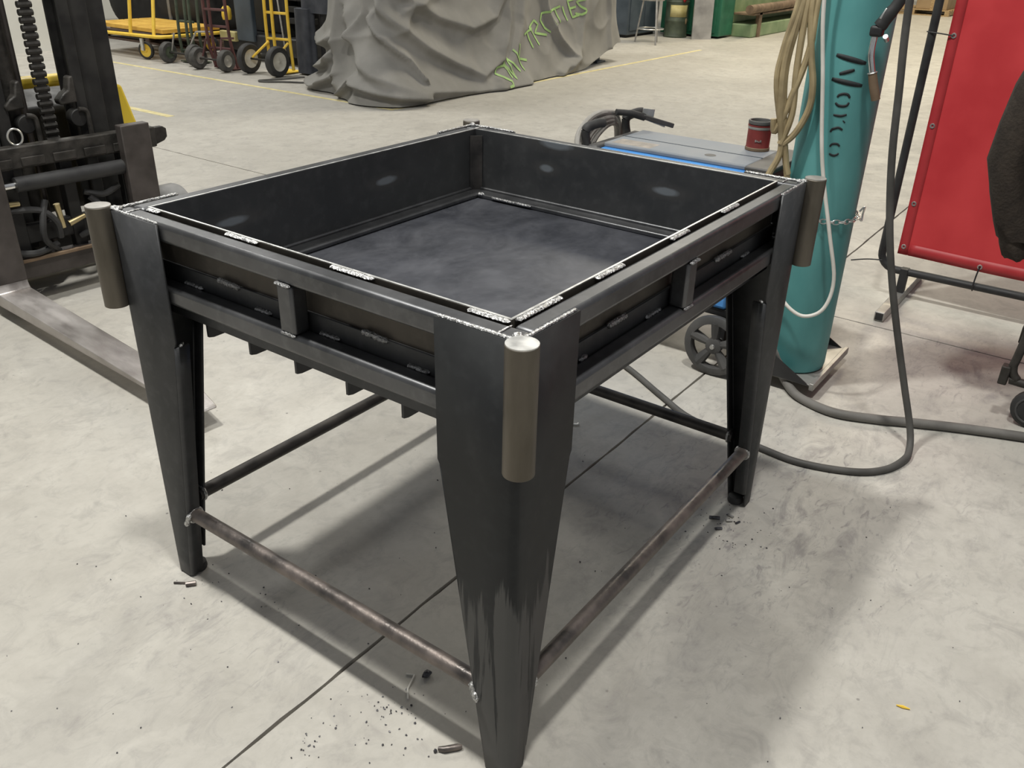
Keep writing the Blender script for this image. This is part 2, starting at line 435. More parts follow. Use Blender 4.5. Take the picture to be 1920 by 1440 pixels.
def leg(cx, cy, sx, sy, material):
    mb = MB()
    rf = .012
    def sec(z, w):
        pts = [(w, 0)]
        for i in range(7):
            a = PI/2*i/6
            pts.append((rf-rf*math.sin(a), rf-rf*math.cos(a)))
        pts.append((0, w))
        return [Vector((cx+sx*x, cy+sy*y, z)) for x, y in pts]
    lv = [(0.004, .047), (.05, .054), (.648, .148), (.662, .155), (H, .157)]
    rings = [sec(z, w) for z, w in lv]
    n = len(rings[0])
    vs = [p for r in rings for p in r]
    fs = [(i*n+j, i*n+j+1, (i+1)*n+j+1, (i+1)*n+j) for i in range(len(lv)-1) for j in range(n-1)]
    mb.add(vs, fs)
    lw = .030
    for q, zb in ((0, .05), (1, .006)):       # folded lips along both tapered edges
        rows = []
        for i in range(9):
            t = i/8; z = zb+(.650-zb)*t
            w = .052+(.155-.052)*(z/.662)
            for (a0, a1) in ((w-.0065, 0), (w-.0028, .0008), (w-.0008, .0028), (w, .0065), (w, lw)):
                a = (a0, a1) if q == 0 else (a1, a0)
                rows.append(Vector((cx+sx*a[0], cy+sy*a[1], z)))
        mb.add(rows, [(i*5+j, i*5+j+1, (i+1)*5+j+1, (i+1)*5+j) for i in range(8) for j in range(4)])
    o = tp(mb, 'leg', material, smooth=50, solid=.005)
    ft = MB().lathe([(0, 0), (.020, 0), (.022, .006), (.020, .02), (.012, .024), (.0, .024)], (cx+sx*.032, cy+sy*.032, 0.0))
    tp(ft, 'foot_pad', M_RUBD, o)
    return o
CORN = [(0, 0, 1, 1), (0, W, 1, -1), (D, 0, -1, 1), (D, W, -1, -1)]
legs = [leg(*c, M_MILLS if i == 0 else M_MILL) for i, c in enumerate(CORN)]
for i, (cx, cy, sx, sy) in enumerate(CORN):
    bx_, by_ = cx-sx*.0145, cy-sy*.0145
    ztop = .922; zb = .708
    b_ = tp(MB().cyl((bx_, by_, zb), (bx_, by_, ztop-.0015), .0250, n=36), 'corner_bar', M_BAR, bevel=.0015)
    tp(MB().cyl((bx_, by_, ztop-.002), (bx_, by_, ztop), .0243, n=36), 'cut_end', M_CUT if i == 0 else M_CUTD, b_)

T = .038
def rail(lo, hi, m=M_RAIL): return tp(MB().box(lo, hi), 'rail', m, bevel=.008, seg=3)
for zt in (H, .781):
    rail((.0055, .0055, zt-T), (.0055+T, W-.0055, zt)); rail((D-.0055-T, .0055, zt-T), (D-.0055, W-.0055, zt))
    rail((.0055+T, .0055, zt-T), (D-.0055-T, .0055+T, zt)); rail((.0055+T, W-.0055-T, zt-T), (D-.0055-T, W-.0055, zt))
def post(lo, hi): tp(MB().box(lo, hi), 'post', M_RAIL, bevel=.006, seg=3)
z0, z1 = .781, H-T
post((.004, .486, z0), (.040, .526, z1)); post((D-.040, .486, z0), (D-.004, .526, z1))
post((.556, .004, z0), (.596, .040, z1)); post((.556, W-.040, z0), (.596, W-.004, z1))

# tray: four plate walls, corner strips, perimeter ledge angle, floor, ribs
TI = .052
sp_y = [((.245-OX, W-TI-.004-OY, .842), (.042, .03, .0095)), ((.735-OX, W-TI-.004-OY, .838), (.036, .03, .010))]
sp_x = [((D-TI-.004-OX, .705-OY, .842), (.03, .022, .010)), ((D-TI-.004-OX, .335-OY, .842), (.03, .035, .010)), ((D-TI-.004-OX, .675-OY, .912), (.03, .05, .014))]
M_TWY = steel('tray_wall_steel_a', (.060, .063, .066), (.085, .087, .088), (.42, .55), .55, spots=sp_y)
M_TWX = steel('tray_wall_steel_b', (.060, .063, .066), (.085, .087, .088), (.42, .55), .55, spots=sp_x)
zt, zb = .9155, .730
M_TWO = steel('brown_tray_wall', (.052, .046, .038), (.085, .074, .060), (.45, .58), .5)
tp(MB().box((TI, TI, zb), (TI+.005, W-TI, zt)), 'tray_wall', M_TWO, bevel=.0012)
tp(MB().box((D-TI-.005, TI, zb), (D-TI, W-TI, zt)), 'tray_wall', M_TWX, bevel=.0012)
tp(MB().box((TI+.005, TI, zb), (D-TI-.005, TI+.005, zt)), 'tray_wall', M_TWO, bevel=.0012)
tp(MB().box((TI+.005, W-TI-.005, zb), (D-TI-.005, W-TI, zt)), 'tray_wall', M_TWY, bevel=.0012)
# bright ground rim on the plate edges
for lo, hi in (((TI+.0004, TI, zt), (TI+.0046, W-TI, zt+.001)), ((D-TI-.0046, TI, zt), (D-TI-.0004, W-TI, zt+.001)),
               ((TI+.005, TI+.0004, zt), (D-TI-.005, TI+.0046, zt+.001)), ((TI+.005, W-TI-.0046, zt), (D-TI-.005, W-TI-.0004, zt+.001))):
    tp(MB().box(lo, hi), 'ground_rim', M_CUT)
for cx, cy, sx, sy in CORN:
    a = Vector((cx+sx*(TI+.005), cy+sy*(TI+.030), .745)); b = Vector((cx+sx*(TI+.030), cy+sy*(TI+.005), .745))
    i_ = Vector((sx, sy, 0)).normalized()*.004
    tp(MB().prism([a, b, b+i_, a+i_], (0, 0, .155)), 'corner_strip', M_PIPED)
LZ, LW = .745, .048
i0 = TI+.005
tp(MB().box((i0, i0, LZ-.012), (i0+LW, W-i0, LZ)), 'ledge', M_RAIL, bevel=.004, seg=3)
tp(MB().box((D-i0-LW, i0, LZ-.012), (D-i0, W-i0, LZ)), 'ledge', M_RAIL, bevel=.004, seg=3)
tp(MB().box((i0+LW, i0, LZ-.012), (D-i0-LW, i0+LW, LZ)), 'ledge', M_RAIL, bevel=.004, seg=3)
tp(MB().box((i0+LW, W-i0-LW, LZ-.012), (D-i0-LW, W-i0, LZ)), 'ledge', M_RAIL, bevel=.004, seg=3)
# fillet where wall meets ledge
for p, q in (((D-i0-.002, i0, LZ+.002), (D-i0-.002, W-i0, LZ+.002)), ((i0, W-i0-.002, LZ+.002), (D-i0, W-i0-.002, LZ+.002))):
    tp(MB().cyl(p, q, .005, n=10), 'ledge_fillet', M_RAIL)
tp(MB().box((i0, i0, .726), (D-i0, W-i0, .7325)), 'tray_floor', M_TFLOOR)
# outer angle leg below the groove
tp(MB().box((.0445, .05, .700), (.0505, W-.05, .814)), 'angle_plate', M_MILL, bevel=.001)
tp(MB().box((D-.0505, .05, .700), (D-.0445, W-.05, .814)), 'angle_plate', M_MILL, bevel=.001)
tp(MB().box((.0515, .0445, .700), (D-.0515, .0505, .814)), 'angle_plate', M_MILL, bevel=.001)
tp(MB().box((.0515, W-.0505, .700), (D-.0515, W-.0445, .814)), 'angle_plate', M_MILL, bevel=.001)
for y in (.857, .72, .583, .442, .302, .163):
    tp(MB().prism([(.078, y, .648), (.09, y, .645), (1.08, y, .645), (1.09, y, .726), (.085, y, .726), (.078, y, .69)], (0, .006, 0)), 'rib', M_MILL)

# stretchers
def stretcher(p, q, m): tp(MB().cyl(p, q, .0165, n=20), 'stretcher', m)
zs = .192
stretcher((.018, .072, zs), (.018, W-.075, zs), M_PIPE)
stretcher((.072, .018, zs), (D-.075, .018, zs), M_PIPE)
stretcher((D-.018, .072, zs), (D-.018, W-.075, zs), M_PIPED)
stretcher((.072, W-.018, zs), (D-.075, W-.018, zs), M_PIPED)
for (cx, cy, sx, sy) in CORN:
    for q in (0, 1):
        c = (cx+sx*.018, cy+sy*.083, zs) if q == 0 else (cx+sx*.083, cy+sy*.018, zs)
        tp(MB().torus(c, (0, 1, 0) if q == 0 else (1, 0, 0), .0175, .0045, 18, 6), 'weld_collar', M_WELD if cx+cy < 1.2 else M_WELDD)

# weld beads
def bead(p, q, w, h, m=M_WELD, seed=0, up=(0, 0, 1)):
    p, q = Vector(p), Vector(q); d = q-p; ln = d.length; k = max(5, int(ln/.0045)); rd = random.Random(seed)
    pts = []; rr = []
    for i in range(k+1):
        t = i/k
        e = min(1, min(t, 1-t)*ln/(w*.45)+.35)
        pts.append(p+d*t+Vector((rd.uniform(-1, 1), rd.uniform(-1, 1), rd.uniform(-1, 1)))*w*.05)
        rr.append(w*.5*e*(1+.13*(1 if i % 2 else -1)+rd.uniform(-.06, .06)))
    mb = MB().tube(pts, rr, 8)
    up = Vector(up).normalized()
    mid = (p+q)/2
    for v in mb.v:
        o_ = (v-mid).dot(up); v += up*(o_*(h/w-1))
    tp(mb, 'weld_bead', m)
zw = .9135; xg = .0485
sd = 0
for a, b in ((.709, .619), (.430, .330), (.132, .052), (.955, .915)):
    sd += 1; bead((xg, a, zw), (xg, b, zw), .013, .006, seed=sd)
for a, b in ((.06, .18), (.285, .375), (.556, .631), (.789, .872)):
    sd += 1; bead((a, xg, zw), (b, xg, zw), .012, .006, seed=sd)
for cx, cy, sx, sy in CORN:      # ground welds along the top of every leg and the corner dab
    sd += 3
    bead((cx+sx*.008, cy+sy*.0035, H+.001), (cx+sx*.155, cy+sy*.0035, H+.001), .007, .006, seed=sd)
    bead((cx+sx*.0035, cy+sy*.008, H+.001), (cx+sx*.0035, cy+sy*.155, H+.001), .007, .006, seed=sd+1)
    bead((cx-sx*.004, cy-sy*.004, H+.004), (cx+sx*.018, cy+sy*.018, H+.002), .014, .010, seed=sd+2)
    bead((cx+sx*.006, cy+sy*.044, H+.001), (cx+sx*.042, cy+sy*.044, H+.001), .004, .003, seed=sd+5)
for a, b in ((.746, .682), (.360, .298)): sd += 1; bead((.0435, a, .815), (.0435, b, .812), .011, .011, M_WELDD, sd)
for a, b in ((.857, .797), (.640, .594), (.465, .414), (.256, .207)): sd += 1; bead((.043, a, .783), (.043, b, .783), .011, .009, M_WELDD, sd)
for a, b in ((.328, .394), (.772, .857)): sd += 1; bead((a, .0435, .814), (b, .0435, .814), .011, .011, M_WELDD, sd)
for a, b in ((.235, .262), (.47, .53), (.92, .965)): sd += 1; bead((a, .043, .783), (b, .043, .783), .011, .009, M_WELDD, sd)
for y0_, y1_ in ((.487, .525),): bead((.003, y0_, .874), (.003, y1_, .876), .010, .006, M_WELDD, 77); bead((.005, y0_, .781), (.005, y1_, .781), .008, .006, M_WELDD, 78)
for x0_, x1_ in ((.557, .595),): bead((x0_, .003, .874), (x1_, .003, .876), .010, .006, M_WELDD, 79); bead((x0_, .005, .781), (x1_, .005, .781), .008, .006, M_WELDD, 80)
bead((D-i0-LW, W-i0-LW, LZ), (D-i0-LW+.004, W-i0-LW-.02, LZ), .012, .01, seed=90)
bead((D-i0-LW-.002, W-i0-LW-.05, LZ-.003), (D-i0-LW-.002, W-i0-LW-.19, LZ-.003), .007, .007, M_WELDD, 91)
bead((.002, .088, zs+.012), (-.004, .070, zs-.024), .013, .013, seed=92)
bead((-.001, W-.092, zs+.014), (-.004, W-.074, zs-.024), .012, .012, seed=93)
for (lx, ly) in ((.010, .858), (1.008, .010)):
    bead((lx-.006, ly-.006, .655), (lx+.010, ly+.006, .655), .007, .005, seed=95)

# ------------------------------------------------------------------ forklift
FO = (0.90, 2.90, 0)
fl = thing('forklift', 'black forklift mast and carriage with a long steel fork, yellow body behind', 'forklift', FO, math.radians(-4))
def fp(mb, name, m, parent=None, **k): return mb.build(name, m, parent or fl, **k)
for sx in (-.335, .285):
    mb = MB()
    prof = [(0.0, .66), (-.045, .66), (-.045, .13), (-.06, .105), (-1.30, .082), (-1.40, .076), (-1.41, .066), (-1.38, .058), (0.0, .052)]
    P = []
    mb2 = MB()
    w = .062
    n = len(prof)
    vs = []
    for (y, z) in prof:
        ww = w if y > -1.2 else w*(1-.45*((-1.2-y)/.21)**2)
        vs += [(sx-ww, y, z), (sx+ww, y, z)]
    fs = [(2*i, 2*i+1, 2*((i+1) % n)+1, 2*((i+1) % n)) for i in range(n)]
    # sides in convex pieces
    for s in (0, 1):
        f1 = [2*i+s for i in (0, 1, 2, 8)]; f2 = [2*i+s for i in (2, 3, 4, 5, 6, 7, 8)]
        fs += [tuple(f1), tuple(f2)]
    # split shank / blade so each shows its own surface
    o = fp(MB().add(vs, fs), 'fork', M_FORK, bevel=.004)
    fp(MB().box((sx-w-.0015, -.0475, .135), (sx+w+.0015, .0015, .672)), 'fork_shank', M_SHANK, o, bevel=.004)
    fp(MB().box((sx-.03, -.005, .60), (sx+.03, .03, .66)), 'fork_hook', M_FORKL, o, bevel=.004)
# carriage
fp(MB().box((-.42, .004, .555), (.40, .055, .640)), 'carriage_bar', M_GREASE, bevel=.006)
for i in range(5):
    x = -.30+i*.125
    fp(MB().box((x, -.006, .565), (x+.09, .005, .598)), 'bar_step', M_GREASE, bevel=.002)
fp(MB().prism([(.39, .01, .56), (.44, .01, .575), (.455, .01, .59), (.455, .01, .625), (.44, .01, .635), (.39, .01, .635)], (0, .03, 0)), 'carriage_end_lug', M_GREASE, bevel=.003)
fp(MB().box((-.42, .004, .115), (.42, .06, .200)), 'carriage_bar', M_SHANK, bevel=.006)
fp(MB().box((-.42, -.012, .188), (.42, .004, .203)), 'carriage_lip', M_RUST, bevel=.003)
for x in (-.25, -.02, .23): fp(MB().box((x, .03, .18), (x+.05, .075, .575)), 'carriage_upright', M_FORKL, bevel=.004)
fp(MB().box((-.42, .035, .245), (.42, .07, .325)), 'carriage_cross_plate', M_FORKL, bevel=.006)
fp(MB().cyl((-.22, -.005, .500), (.27, -.005, .500), .030, n=20), 'side_shift_cylinder', M_BLACK)
fp(MB().cyl((-.42, -.005, .500), (-.22, -.005, .500), .014, n=14), 'piston_rod', M_CHROME)
fp(MB().torus((-.165, .03, .672), (.25, 1, .1), .032, .0042, 24, 6, .8), 'lifting_ring', M_ZINC)
for i, pts in enumerate([[(-.30, .02, .40), (-.16, -.01, .39), (-.10, -.015, .33), (-.09, .0, .26)], [(-.12, .0, .42), (-.15, -.02, .36), (-.16, -.02, .27), (-.10, .02, .2)],
                         [(.06, .0, .40), (.10, -.02, .34), (.06, -.02, .28), (.0, .02, .24)], [(-.3, .0, .24), (-.2, -.01, .22), (-.1, .02, .23)], [(.2, .02, .42), (.12, 0, .40), (.05, .02, .42)]]):
    fp(MB().tube(catmull(pts), .013, 8), 'hydraulic_hose', M_RUBD)
for c, q in (((-.085, -.012, .40), (-.075, -.012, .30)), ((-.30, .0, .43), (-.22, .0, .425)), ((-.05, -.01, .31), (.02, -.01, .33)), ((.28, .07, .24), (.29, .07, .16))):
    fp(MB().cyl(c, q, .013, .010, 10), 'hose_fitting', M_BRASS)
# mast
def channel(x0, x1, y0, y1, z0, z1, t, name, flip=1):
    mb = MB()
    mb.box((x0, y0, z0), (x1, y0+t, z1)); mb.box((x0, y1-t, z0), (x1, y1, z1))
    xw = (x1-t, x1) if flip > 0 else (x0, x0+t)
    mb.box((xw[0], y0+t, z0), (xw[1], y1-t, z1))
    fp(mb, name, M_FORKL, bevel=.003)
for s in (1, -1):
    def mir(a, b): return (a, b) if s > 0 else (-b, -a)
    a, b = mir(.265, .345); channel(a, b, .16, .34, .05, 2.25, .018, 'outer_mast_rail', s)
    a, b = mir(.185, .26); channel(a, b, .13, .29, .15, 2.20, .018, 'inner_mast_rail', s)
    a, b = mir(.135, .180); channel(a, b, .115, .24, .20, 2.15, .014, 'carriage_rail', s)
    k = .105*s
    fp(MB().prism([(k-.045, .10, .775), (k-.02, .10, .80), (k+.0, .10, .81), (k+.012, .10, .86), (k+.03, .10, .865), (k+.03, .10, .76), (k-.04, .10, .755)], (0, .05, 0)), 'chain_anchor', M_GREASE, bevel=.006)
    fp(MB().tube(catmull([(k+.02, .085, .735), (k+.05, .085, .725), (k+.055, .085, .68), (k+.055, .085, .60)]), .010, 8), 'roller_bracket', M_GREASE)
    fp(MB().cyl((k+.02, .09, .70), (k+.02, .14, .70), .035), 'guide_roller', M_FORKL, bevel=.003)
for z in (1.45, 2.05, .12): fp(MB().box((-.38, .27, z), (.38, .33, z+.12)), 'mast_cross_member', M_FORKL, bevel=.006)
fp(MB().cyl((-.095, .20, .12), (-.095, .20, 1.9), .042, n=20), 'lift_cylinder', M_GREASE)
fp(MB().cyl((-.03, .225, .12), (-.03, .225, 1.9), .012, n=10), 'hydraulic_pipe', M_SHANK)
fp(MB().cyl((-.165, .19, .12), (-.165, .19, 1.9), .016, n=10), 'hydraulic_pipe', M_MASK)
fp(MB().box((-.26, .15, .60), (-.18, .22, 1.9)), 'inner_cylinder_guard', M_FORKL, bevel=.006)
# leaf chain: every link pair is a piece
ch = fp(MB().box((.006, .136, .30), (.040, .144, 2.0)), 'lift_chain', M_GREASE)
lk = None
for i in range(44):
    z = .62+i*.0285
    if lk is None:
        mb = MB()
        mb.cyl((-.006, .14, 0), (.048, .14, 0), .0125, n=8)
        lk = fp(mb, 'chain_link', M_GREASE, ch); lk.location = (0, 0, z)
    else:
        c = lk.copy(); C.objects.link(c); c.parent = ch; c.location = (0, 0, z)
# body
fp(MB().prism([(-.46, .62, .18), (-.46, .62, .66), (-.46, .78, .70), (-.46, 2.2, .70), (-.46, 2.3, .3), (-.46, 2.2, .18)], (.92, 0, 0)), 'body', M_FORKL, bevel=.03, seg=3)
for s in (1, -1):
    fp(MB().prism([(s*.36, .40, .24), (s*.54, .40, .24), (s*.535, .40, .56), (s*.485, .40, .76), (s*.36, .40, .78)], (0, .22, 0)), 'fender', M_YELF, bevel=.012, seg=3)
fp(MB().box((-.36, .50, .765), (.36, .60, .81)), 'cowl', M_YELF, bevel=.02)
for y in (.30, 1.85):
    for x in (-.64, .50):
        w_ = fp(MB().lathe([(.08, 0), (.12, 0), (.142, .012), (.15, .03), (.15, .11), (.142, .128), (.12, .14), (.08, .14)], (x, y, .15), (1, 0, 0), 32), 'wheel', M_GTYRE)
        fp(MB().lathe([(0, .03), (.08, .03), (.09, .02), (.09, .12), (.08, .11), (0, .11)], (x, y, .15), (1, 0, 0), 24), 'hub', M_YELF, w_)
    fp(MB().cyl((-.60, y, .15), (.60, y, .15), .03, n=12), 'axle', M_FORKL)
fp(MB().box((-.3, 1.1, .68), (.3, 1.6, .78)), 'seat', M_RUBD, bevel=.04, seg=3)
for x in (-.42, .42):
    fp(MB().tube(catmull([(x, .72, .68), (x, .80, 1.5), (x*.95, .98, 2.05), (x*.95, 1.9, 2.1), (x, 2.1, .66)]), .025, 10), 'overhead_guard_post', M_FORKL)
fp(MB().prism([(.40, .20, .36), (.43, .20, .37), (.445, .20, .40), (.43, .20, .43), (.40, .20, .43)], (0, .04, 0)), 'tilt_lug', M_BRASS, bevel=.004)

# ------------------------------------------------------------------ welder on its cart
wd = thing('welding_machine', 'blue welding machine with a dusty grey lid on a wheeled cart', 'welder', (2.03, .68, 0))
def wp(mb, name, m, parent=None, **k): return mb.build(name, m, parent or wd, world=True, **k)
wp(MB().box((1.862, .42, .245), (2.20, .985, .735)), 'housing', M_BLUE, bevel=.012, seg=3)
lid = wp(MB().box((1.892, .43, .733), (2.185, .98, .752)), 'lid', M_WTOP, bevel=.006)
wp(MB().box((2.03, .425, .7515), (2.034, .98, .7535)), 'lid_seam', M_BGREY, lid)
wp(MB().lathe([(.0, 0), (.018, 0), (.02, .001), (.0, .0014)], (1.955, .59, .7515), (0, 0, 1), 20), 'stain_ring', M_DKGREY, lid)
wp(MB().box((1.905, .80, .7515), (1.985, .955, .7522)), 'worn_patch', M_PATCH, lid)
wp(MB().box((1.858, .335, .26), (2.205, .42, .745)), 'rear_panel', M_MAROON, bevel=.012)
wp(MB().box((1.856, .33, .742), (2.21, .425, .758)), 'rear_trim', M_DKGREY, bevel=.005)
wp(MB().box((1.858, .985, .26), (2.205, 1.03, .742)), 'front_panel', M_DKGREY, bevel=.01)
for x in (1.875, 2.17):
    wp(MB().tube(catmull([(x, 1.02, .67), (x, 1.045, .75), (x, 1.05, .787)]), .016, 12), 'handle_arm', M_BLACK)
    wp(MB().tube(catmull([(x, 1.05, .784), (x+.01, 1.045, .797), (x+.05, 1.03, .806), (x+.075, 1.02, .806)]), .0175, 12), 'handle_grip', M_RUBD)
wp(MB().box((1.87, .30, .215), (2.26, 1.03, .245)), 'cart_deck', M_BLACK, bevel=.004)
for x in (1.835, 2.235):
    w_ = wp(MB().lathe([(.085, 0), (.10, 0), (.112, .006), (.1155, .016), (.112, .027), (.10, .034), (.085, .034), (.082, .017), (.085, 0)], (x-.017, .432, .116), (1, 0, 0), 36), 'wheel', M_DKGREY)
    wp(MB().lathe([(0, .002), (.022, .002), (.03, .006), (.03, .03), (0, .03)], (x-.017, .432, .116), (1, 0, 0), 20), 'hub', M_DKGREY, w_)
    for k in range(5):
        a = 2*PI*k/5+.3
        d1 = Vector((0, math.cos(a), math.sin(a)))
        wp(MB().tube([Vector((x, .432, .116))+d1*.022, Vector((x, .432, .116))+d1*.05, Vector((x, .432, .116))+d1*.09], [.012, .017, .022], 8), 'spoke', M_DKGREY, w_)
    wp(MB().lathe([(0, -.006), (.008, -.006), (.010, 0), (0, .0)], (x-.017, .432, .116), (1, 0, 0), 14), 'axle_cap', M_ZINC, w_)
wp(MB().cyl((1.84, .432, .116), (2.235, .432, .116), .010, n=12), 'axle', M_ZINC)
for x in (1.90, 2.17): wp(MB().lathe([(0, -.012), (.04, -.012), (.045, -.006), (.045, .006), (.04, .012), (0, .012)], (x, .97, .046), (1, 0, 0), 20), 'caster', M_RUBD); wp(MB().box((x-.02, .95, .08), (x+.02, .99, .216)), 'caster_fork', M_BLACK)
for x in (1.90, 2.2): wp(MB().box((x-.012, .42, .10), (x+.012, .45, .216)), 'axle_bracket', M_BLACK)
# cylinder tray of the cart: plate, two gussets and front lip
wp(MB().box((1.87, .075, .048), (2.25, .345, .055)), 'cylinder_plate', M_MASK, bevel=.001)
wp(MB().box((1.865, .068, .036), (2.255, .084, .062)), 'plate_lip', M_MASK, bevel=.002)
wp(MB().prism([(1.868, .085, .05), (1.868, .345, .05), (1.868, .345, .20)], (.005, 0, 0)), 'gusset', M_BLACK)
wp(MB().prism([(2.247, .085, .05), (2.247, .345, .05), (2.247, .345, .20)], (.005, 0, 0)), 'gusset', M_BLACK)
for x in (1.90, 2.22): wp(MB().box((x-.015, .326, .05), (x+.015, .334, .62)), 'cart_back_post', M_BLACK, bevel=.003)
wp(MB().box((1.90, .3255, .56), (2.22, .334, .59)), 'chain_crossbar', M_BLACK, bevel=.003)

# can on the lid
can = thing('paint_can', 'small dark red open tin can on the welder lid', 'can', (2.15, .50, .752))
can_b = MB().lathe([(0, 0), (.040, 0), (.0425, .003), (.0405, .006), (.0405, .082), (.0425, .084), (.0425, .088), (.036, .090)], n=32).build('can_body', M_LABELR, can)
MB().lathe([(.036, .090), (.042, .091), (.0425, .100), (.041, .103), (.036, .103), (.0345, .100), (.034, .03), (0, .03)], n=32).build('rim', M_DKGREY, can)
MB().lathe([(.0408, .074), (.0418, .076), (.0418, .083), (.0408, .085)], n=32).build('upper_band', M_MASK, can)
MB().lathe([(.0408, .001), (.0428, .002), (.0428, .010), (.0408, .012)], n=32).build('lower_band', M_RUST, can)
# pale lettering smudge on the tin
mb = MB()
for i in range(4):
    a = math.radians(188+i*8)
    for q in range(1):
        mb.box((.0405*math.cos(a)-.0016, .0405*math.sin(a)-.0022, .033+.001*(i % 2)), (.0405*math.cos(a)+.0012, .0405*math.sin(a)+.0022, .041-.002*(i % 3)), Matrix.Rotation(a, 3, 'Z'))
mb.build('faded_lettering', M_MASK, can_b)

# cables looped over the welder handles, electrode holder clamp
lead = thing('welding_lead_coil', 'grey welding cable coiled over the front handles of the welder', 'cable', (1.95, 1.07, .55))
for i, (dx, dz, rr) in enumerate(((-.01, .004, .0115), (.02, -.016, .0115), (.055, -.030, .011), (.095, -.045, .011))):
    pts = [(1.81+dx, 1.02-.01*i, .55), (1.825+dx, 1.04, .69+dz), (1.88+dx, 1.075, .765+dz), (1.97+dx, 1.08, .812+dz), (2.07+dx*.6, 1.075, .818+dz), (2.17, 1.085, .775+dz), (2.20, 1.075+.01*i, .60), (2.05, 1.085+.012*i, .42), (1.88+dx, 1.08+.01*i, .44)]
    MB().tube(catmull(pts+[pts[0]], 7), rr, 9).build('cable_loop', M_HOSEP, lead, world=True)
eh = thing('electrode_holder', 'black and silver electrode clamp lying across the welder handle', 'clamp', (2.2, .98, 0.738))
MB().tube(catmull([(2.10, 1.055, 0.820), (2.15, 1.02, 0.813), (2.20, .985, 0.796)]), [.012]*6+[.014]*6+[.014], 10).build('holder_grip', M_RUBD, eh, world=True)
MB().beam((2.19, .99, 0.800), (2.31, .915, 0.758), .022, .018).build('jaw', M_DKGREY, eh, world=True, bevel=.003)
MB().beam((2.20, .995, 0.814), (2.24, .965, 0.808), .004, .03).build('lever', M_ZINC, eh, world=True, bevel=.001)
MB().beam((2.215, .995, 0.790), (2.295, .945, 0.755), .020, .010).build('lower_jaw', M_ZINC, eh, world=True, bevel=.002)

# ------------------------------------------------------------------ gas cylinder
GX, GY, GR = 2.02, .205, .115
gc = thing('gas_cylinder', 'tall teal gas cylinder with black stencilled lettering behind the steel table', 'gas cylinder', (GX, GY, .055))
MB().lathe([(0, 0), (.103, 0), (.112, .006), (.115, .02), (.115, 1.30), (.110, 1.36), (.095, 1.42), (.06, 1.47), (.04, 1.485), (.04, 1.56), (0, 1.56)], n=56).build('cylinder_body', M_TEAL, gc)
MB().cyl((0, 0, 1.56), (0, 0, 1.64), .018, n=14).build('valve', M_BRASS, gc)
MB().cyl((0, 0, 1.60), (0, .16, 1.615), .012, n=12).build('regulator_stem', M_BRASS, gc)
MB().lathe([(0, 0), (.035, 0), (.04, .01), (.04, .03), (.03, .045), (0, .045)], (-.045, .08, 1.61), (-1, 0, 0), 24).build('gauge', M_BRASS, gc)
MB().lathe([(0, 0), (.03, 0), (.034, .008), (.034, .05), (.026, .06), (0, .06)], (0, .16, 1.615), (0, 1, 0), 24).build('regulator_body', M_BRASS, gc)
def stencil(pts, w):
    mb = MB(); n = len(pts); L = []; R_ = []
    dense = catmull([(a, z, 0) for a, z in pts], 6) if n > 2 else [Vector((pts[0][0]+(pts[1][0]-pts[0][0])*t/8, pts[0][1]+(pts[1][1]-pts[0][1])*t/8, 0)) for t in range(9)]
    k = len(dense)
    for i, q in enumerate(dense):
        t = i/(k-1); ww = w*(.55+.45*math.sin(PI*t)**.6)
        d = dense[min(i+1, k-1)]-dense[max(i-1, 0)]
        arc = math.radians(1)*GR
        dv = Vector((d.x*arc, d.y)).normalized(); nv = Vector((-dv.y, dv.x))
        for sgn, out in ((1, L), (-1, R_)):
            a = math.radians(q.x+sgn*nv.x*ww/2/arc); z = q.y-.055+sgn*nv.y*ww/2
            for rr in (GR+.0008,): out.append(Vector((rr*math.cos(a), rr*math.sin(a), z)))
    vs = L+R_
    mb.add(vs, [(i, i+1, k+i+1, k+i) for i in range(k-1)])
    mb.build('stencil_mark', M_STEN, gc, solid=.0008)
for pts, w in (([(178.7, 1.117), (223.3, 1.097)], 0.0155),
               ([(187.8, 1.064), (208.4, 1.078)], 0.0115),
               ([(178.3, 1.048), (224.1, 1.033)], 0.015),
               ([(191.1, 0.997), (193.4, 1.004), (199.7, 1.008), (205.7, 1.006), (209.3, 0.997)], 0.008),
               ([(189.9, 0.981), (194.2, 0.974), (200.8, 0.972), (206.7, 0.975), (209.2, 0.984)], 0.008),
               ([(190.1, 0.945), (201.0, 0.943), (209.3, 0.948)], 0.0075),
               ([(205.2, 0.93), (209.3, 0.924)], 0.0035),
               ([(190.3, 0.893), (192.2, 0.901), (195.7, 0.905), (201.3, 0.908), (207.4, 0.902)], 0.0075),
               ([(193.5, 0.849), (195.9, 0.856), (199.9, 0.859), (204.4, 0.858), (208.0, 0.852)], 0.007),
               ([(194.6, 0.828), (198.3, 0.824), (202.3, 0.823), (206.0, 0.826), (208.3, 0.831)], 0.007)):
    stencil(pts, w)
# chain round the cylinder
chn = thing('safety_chain', 'zinc link chain holding the teal gas cylinder to its cart', 'chain', (GX, GY, .585))
for k in range(26):
    a = math.radians(138+k*9.6)
    c = Vector((GX+(GR+.0075)*math.cos(a), GY+(GR+.0075)*math.sin(a), .622-.012*math.sin(math.radians(k*7))))
    tdir = Vector((-math.sin(a), math.cos(a), 0)); out = Vector((math.cos(a), math.sin(a), 0))
    MB().torus(c, out if k % 2 else Vector((0, 0, 1)), .0075, .0022, 14, 6, 1.75, tdir).build('chain_link', M_ZINC, chn, world=True)
MB().tube(catmull([(2.045, .082, .629), (2.055, .071, .644), (2.058, .073, .619), (2.05, .071, .599), (2.045, .079, .609)]), .003, 6).build('hook', M_ZINC, chn, world=True)

